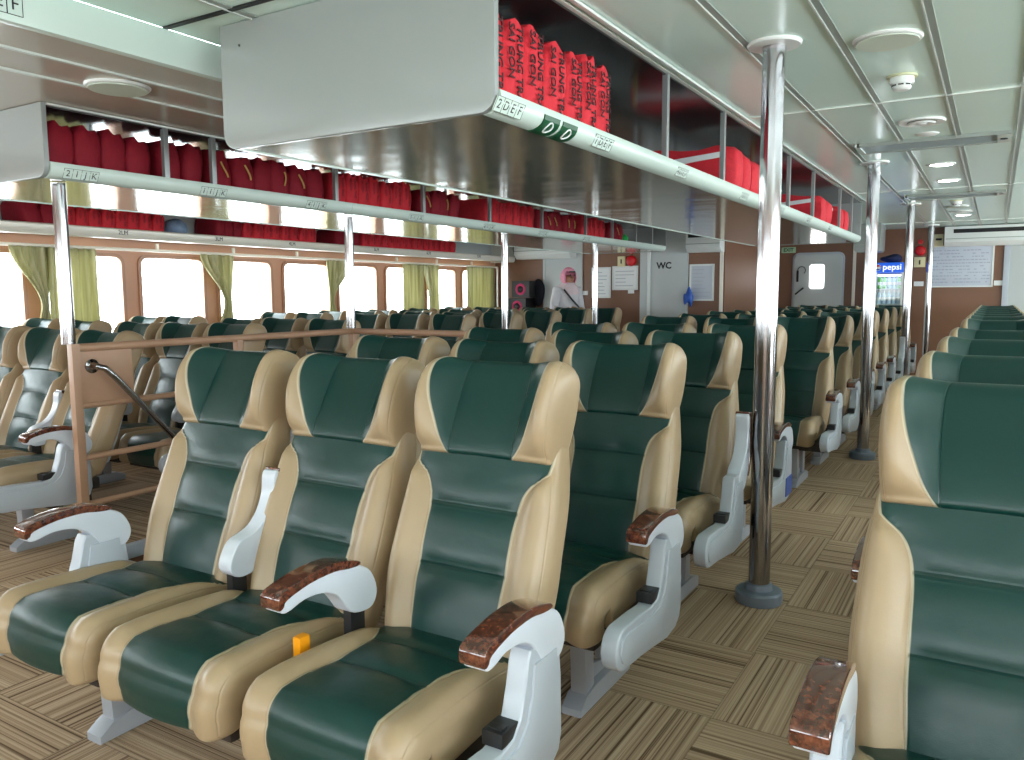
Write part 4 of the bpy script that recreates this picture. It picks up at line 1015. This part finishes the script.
# speakers in the back left corner
M_PINK = newmat('pink_ring', s2l(200, 60, 110), .4)
for (x, z, lab) in ((-5.96, 1.20, 'black loudspeaker box with pink ringed cone, upper one in the far left corner'), (-6.02, .95, 'black loudspeaker box with pink ringed cone, lower one in the far left corner')):
    t = thing('loudspeaker', lab, 'speaker', (x, YBL-.18, z))
    MB().box(-.15, .15, -.15, .15, 0, .24, .008).obj('cabinet', M_BLACK, t)
    MB().lathe([(0, .01), (.05, .0), (.075, .012), (.085, .0), (0, 0)], 28, mat=Matrix.Translation((0, -.15, .12)) @ Matrix.Rotation(PI/2, 4, 'X')).obj('cone', M_PINK, t)
    MB().lathe([(0, .02), (.035, .014), (.05, .0), (0, 0)], 24, mat=Matrix.Translation((0, -.155, .12)) @ Matrix.Rotation(PI/2, 4, 'X')).obj('dust_cap', M_BLACK, t)
t = thing('equipment_table', 'low dark table carrying the loudspeakers', 'table', (-6.06, YBL-.19, 0))
MB().box(-.25, .25, -.16, .16, .91, .949, .004).obj('table_top', M_BROWN, t)
for sx in (-1, 1):
    for sy in (-1, 1): MB().box(sx*.23-.02, sx*.23+.02, sy*.14-.02, sy*.14+.02, 0, .91, .002).obj('leg', M_PAN, t)
# jackets hung next to the speakers
tag(MB().add((lambda q: (bmesh.ops.create_icosphere(q, subdivisions=3, radius=.12), [setattr(v, 'co', Vector((v.co.x*.85*(1+.12*math.sin(20*v.co.z)), v.co.y*.6, v.co.z*1.7))) for v in q.verts], q)[2])(bmesh.new()), Matrix.Translation((-5.80, YBL-.08, 1.27))).obj('hanging_jacket', fabric('black_cloth', s2l(26, 26, 34), .8)), 'black jacket hanging on the wall right of the loudspeakers', 'jacket')
# blue and white bag on a seat beside wc
tag(MB().add((lambda q: (bmesh.ops.create_icosphere(q, subdivisions=3, radius=.12), [setattr(v, 'co', Vector((v.co.x*.7, v.co.y*.6, v.co.z*1.1*(1+.45*math.sin(31*v.co.x+19*v.co.y+9*v.co.z))))) for v in q.verts], q)[2])(bmesh.new()), Matrix.Translation((-3.50, 10.34, 1.19)) @ Matrix.Scale(.8, 4)).obj('plastic_bag', fabric('blue_plastic', s2l(60, 100, 190), .4, 12, .6)), 'blue and white plastic bag hung at the lavatory corner', 'bag')
tag(MB().tube([(-3.52, 10.445, 1.30), (-3.50, 10.36, 1.30)], .006, 8).obj('wall_hook', M_SCREW), 'small metal hook holding the blue plastic bag', 'hook')

# ------------------------------------------------------------------ standing person
def skin(name, verts, edges, radii, mat, parent, sub=2, root=0):
    me = bpy.data.meshes.new(name); me.from_pydata([Vector(v) for v in verts], edges, []); me.materials.append(mat)
    o = mk(name, me, parent); sk = o.modifiers.new('skin', 'SKIN'); me.skin_vertices if me.skin_vertices else None
    for i, r in enumerate(radii):
        d = o.data.skin_vertices[0].data[i] if len(o.data.skin_vertices) else None
        if d: d.radius = r if isinstance(r, tuple) else (r, r); d.use_root = (i == root)
    sb = o.modifiers.new('subdivision', 'SUBSURF'); sb.levels = sub; sb.render_levels = sub
    for p in me.polygons: p.use_smooth = True
    sk.use_smooth_shade = True
    dg = bpy.context.evaluated_depsgraph_get(); dg.update()
    m2 = bpy.data.meshes.new_from_object(o.evaluated_get(dg)); o.modifiers.clear(); o.data = m2; m2.name = name
    m2.polygons.foreach_set('use_smooth', [True]*len(m2.polygons))
    return o
M_SKIN = newmat('skin', s2l(168, 118, 92), .5); M_CLOTH = fabric('pale_jacket_cloth', s2l(205, 202, 206), .8, 14, .18); M_SCARF = fabric('pink_scarf', s2l(226, 150, 172), .8, 45, .5)
M_TROU = fabric('dark_trousers', s2l(50, 50, 58), .8); M_HAIR = newmat('dark_hair', s2l(28, 24, 22), .6)
P = thing('person', 'person in a pale jacket and pink headscarf standing at the back wall, looking right', 'person', (-4.98, 9.72, -.02+.02), math.radians(62))
# local frame: person faces -Y; body is one surface
V = [(0, 0, .86), (0, .0, 1.02), (0, .01, 1.18), (0, 0, 1.30), (0, 0, 1.37), (0, -.015, 1.44), (0, -.025, 1.51),
     (.09, 0, .82), (.10, .0, .46), (.10, .02, .07), (.10, -.12, .03), (-.09, 0, .82), (-.10, 0, .46), (-.10, .02, .07), (-.10, -.12, .03),
     (.16, .01, 1.285), (.22, .02, 1.04), (.20, -.16, .93), (.17, -.24, .94), (-.16, .01, 1.285), (-.23, .0, 1.05), (-.20, -.19, 1.02), (-.14, -.27, 1.06)]
E_ = [(0, 1), (1, 2), (2, 3), (3, 4), (4, 5), (5, 6), (0, 7), (7, 8), (8, 9), (9, 10), (0, 11), (11, 12), (12, 13), (13, 14), (3, 15), (15, 16), (16, 17), (17, 18), (3, 19), (19, 20), (20, 21), (21, 22)]
RR = [(.15, .12), (.135, .11), (.15, .12), (.13, .09), (.055, .055), (.085, .095), (.075, .085), .085, .06, .045, .035, .085, .06, .045, .035, .06, .045, .036, .026, .06, .045, .036, .026]
skin('body', V, E_, RR, M_SKIN, P)
jk = [(0, 0, .80), (0, 0, 1.02), (0, .01, 1.20), (0, 0, 1.31), (.16, .01, 1.29), (.225, .02, 1.04), (.20, -.14, .94), (-.16, .01, 1.29), (-.235, .0, 1.05), (-.20, -.16, 1.02)]
skin('jacket', jk, [(0, 1), (1, 2), (2, 3), (3, 4), (4, 5), (5, 6), (3, 7), (7, 8), (8, 9)], [(.19, .16), (.16, .135), (.18, .145), (.15, .11), .082, .064, .052, .082, .064, .052], M_CLOTH, P)
skin('trousers', [(0, 0, .82), (.09, 0, .80), (.105, 0, .46), (.10, .02, .09), (-.09, 0, .80), (-.105, 0, .46), (-.10, .02, .09)], [(0, 1), (1, 2), (2, 3), (0, 4), (4, 5), (5, 6)], [.13, .10, .078, .06, .10, .078, .06], M_TROU, P)
# scarf over the head, open at the face
t_ = bmesh.new(); bmesh.ops.create_uvsphere(t_, u_segments=24, v_segments=16, radius=1)
bmesh.ops.delete(t_, geom=[v for v in t_.verts if v.co.y < -.62 and -.75 < v.co.z < .55], context='VERTS')
for v in t_.verts: v.co = Vector((v.co.x*.108, v.co.y*.118-.02, v.co.z*.135+1.475))
sc_ = MB().add(t_).obj('headscarf', M_SCARF, P); sdm = sc_.modifiers.new('thickness', 'SOLIDIFY'); sdm.thickness = .008
MB().lathe([(.085, 1.40), (.125, 1.36), (.155, 1.29), (.15, 1.24), (.14, 1.25)], 28).obj('scarf_drape', fabric('pale_scarf', s2l(216, 196, 200), .8), P)
for s in (-1, 1): MB().lathe([(0, 0), (.011, 0), (.009, .006), (0, .008)], 12, mat=Matrix.Translation((s*.034, -.112, 1.50)) @ Matrix.Rotation(PI/2, 4, 'X')).obj('eye', M_HAIR, P)
MB().prism([(-.105, 1.485), (-.138, 1.455), (-.105, 1.452)], 'x', -.012, .012, .003).obj('nose', M_SKIN, P)
MB().box(-.025, .025, -.122, -.105, 1.428, 1.436, .002).obj('mouth', newmat('lips', s2l(130, 70, 66), .5), P)
MB().box(-.045, .045, -.118, -.09, 1.535, 1.555, .005).obj('hair_fringe', M_HAIR, P)
MB().tube([(-.13, -.10, 1.31), (-.05, -.165, 1.18), (.08, -.18, 1.05), (.18, -.12, .92)], .012, 8).obj('bag_strap', M_BLACK, P)
for s, hx, hy, hz in ((1, .17, -.25, .94), (-1, -.135, -.28, 1.065)):
    vv = [(hx, hy, hz), (hx, hy-.05, hz)]; ee = [(0, 1)]; rr = [.022, .028]
    for f_ in range(4):
        dx = (-.027+.018*f_); n0 = len(vv); ln = (.032, .04, .038, .028)[f_]
        vv += [(hx+dx, hy-.075, hz), (hx+dx, hy-.075-ln, hz-.012), (hx+dx, hy-.08-ln*1.4, hz-.035)]; ee += [(1, n0), (n0, n0+1), (n0+1, n0+2)]; rr += [.009, .0085, .007]
    n0 = len(vv); vv += [(hx-s*.035, hy-.045, hz-.01), (hx-s*.045, hy-.075, hz-.02)]; ee += [(0, n0), (n0, n0+1)]; rr += [.011, .009]
    skin('hand', vv, ee, rr, M_SKIN, P, 1)
for s in (-1, 1): MB().prism([(.06, 0), (-.17, 0), (-.19, .03), (-.12, .06), (.0, .09), (.06, .09)], 'x', s*.10-.045, s*.10+.045, .01).obj('shoe', M_BLACK, P)
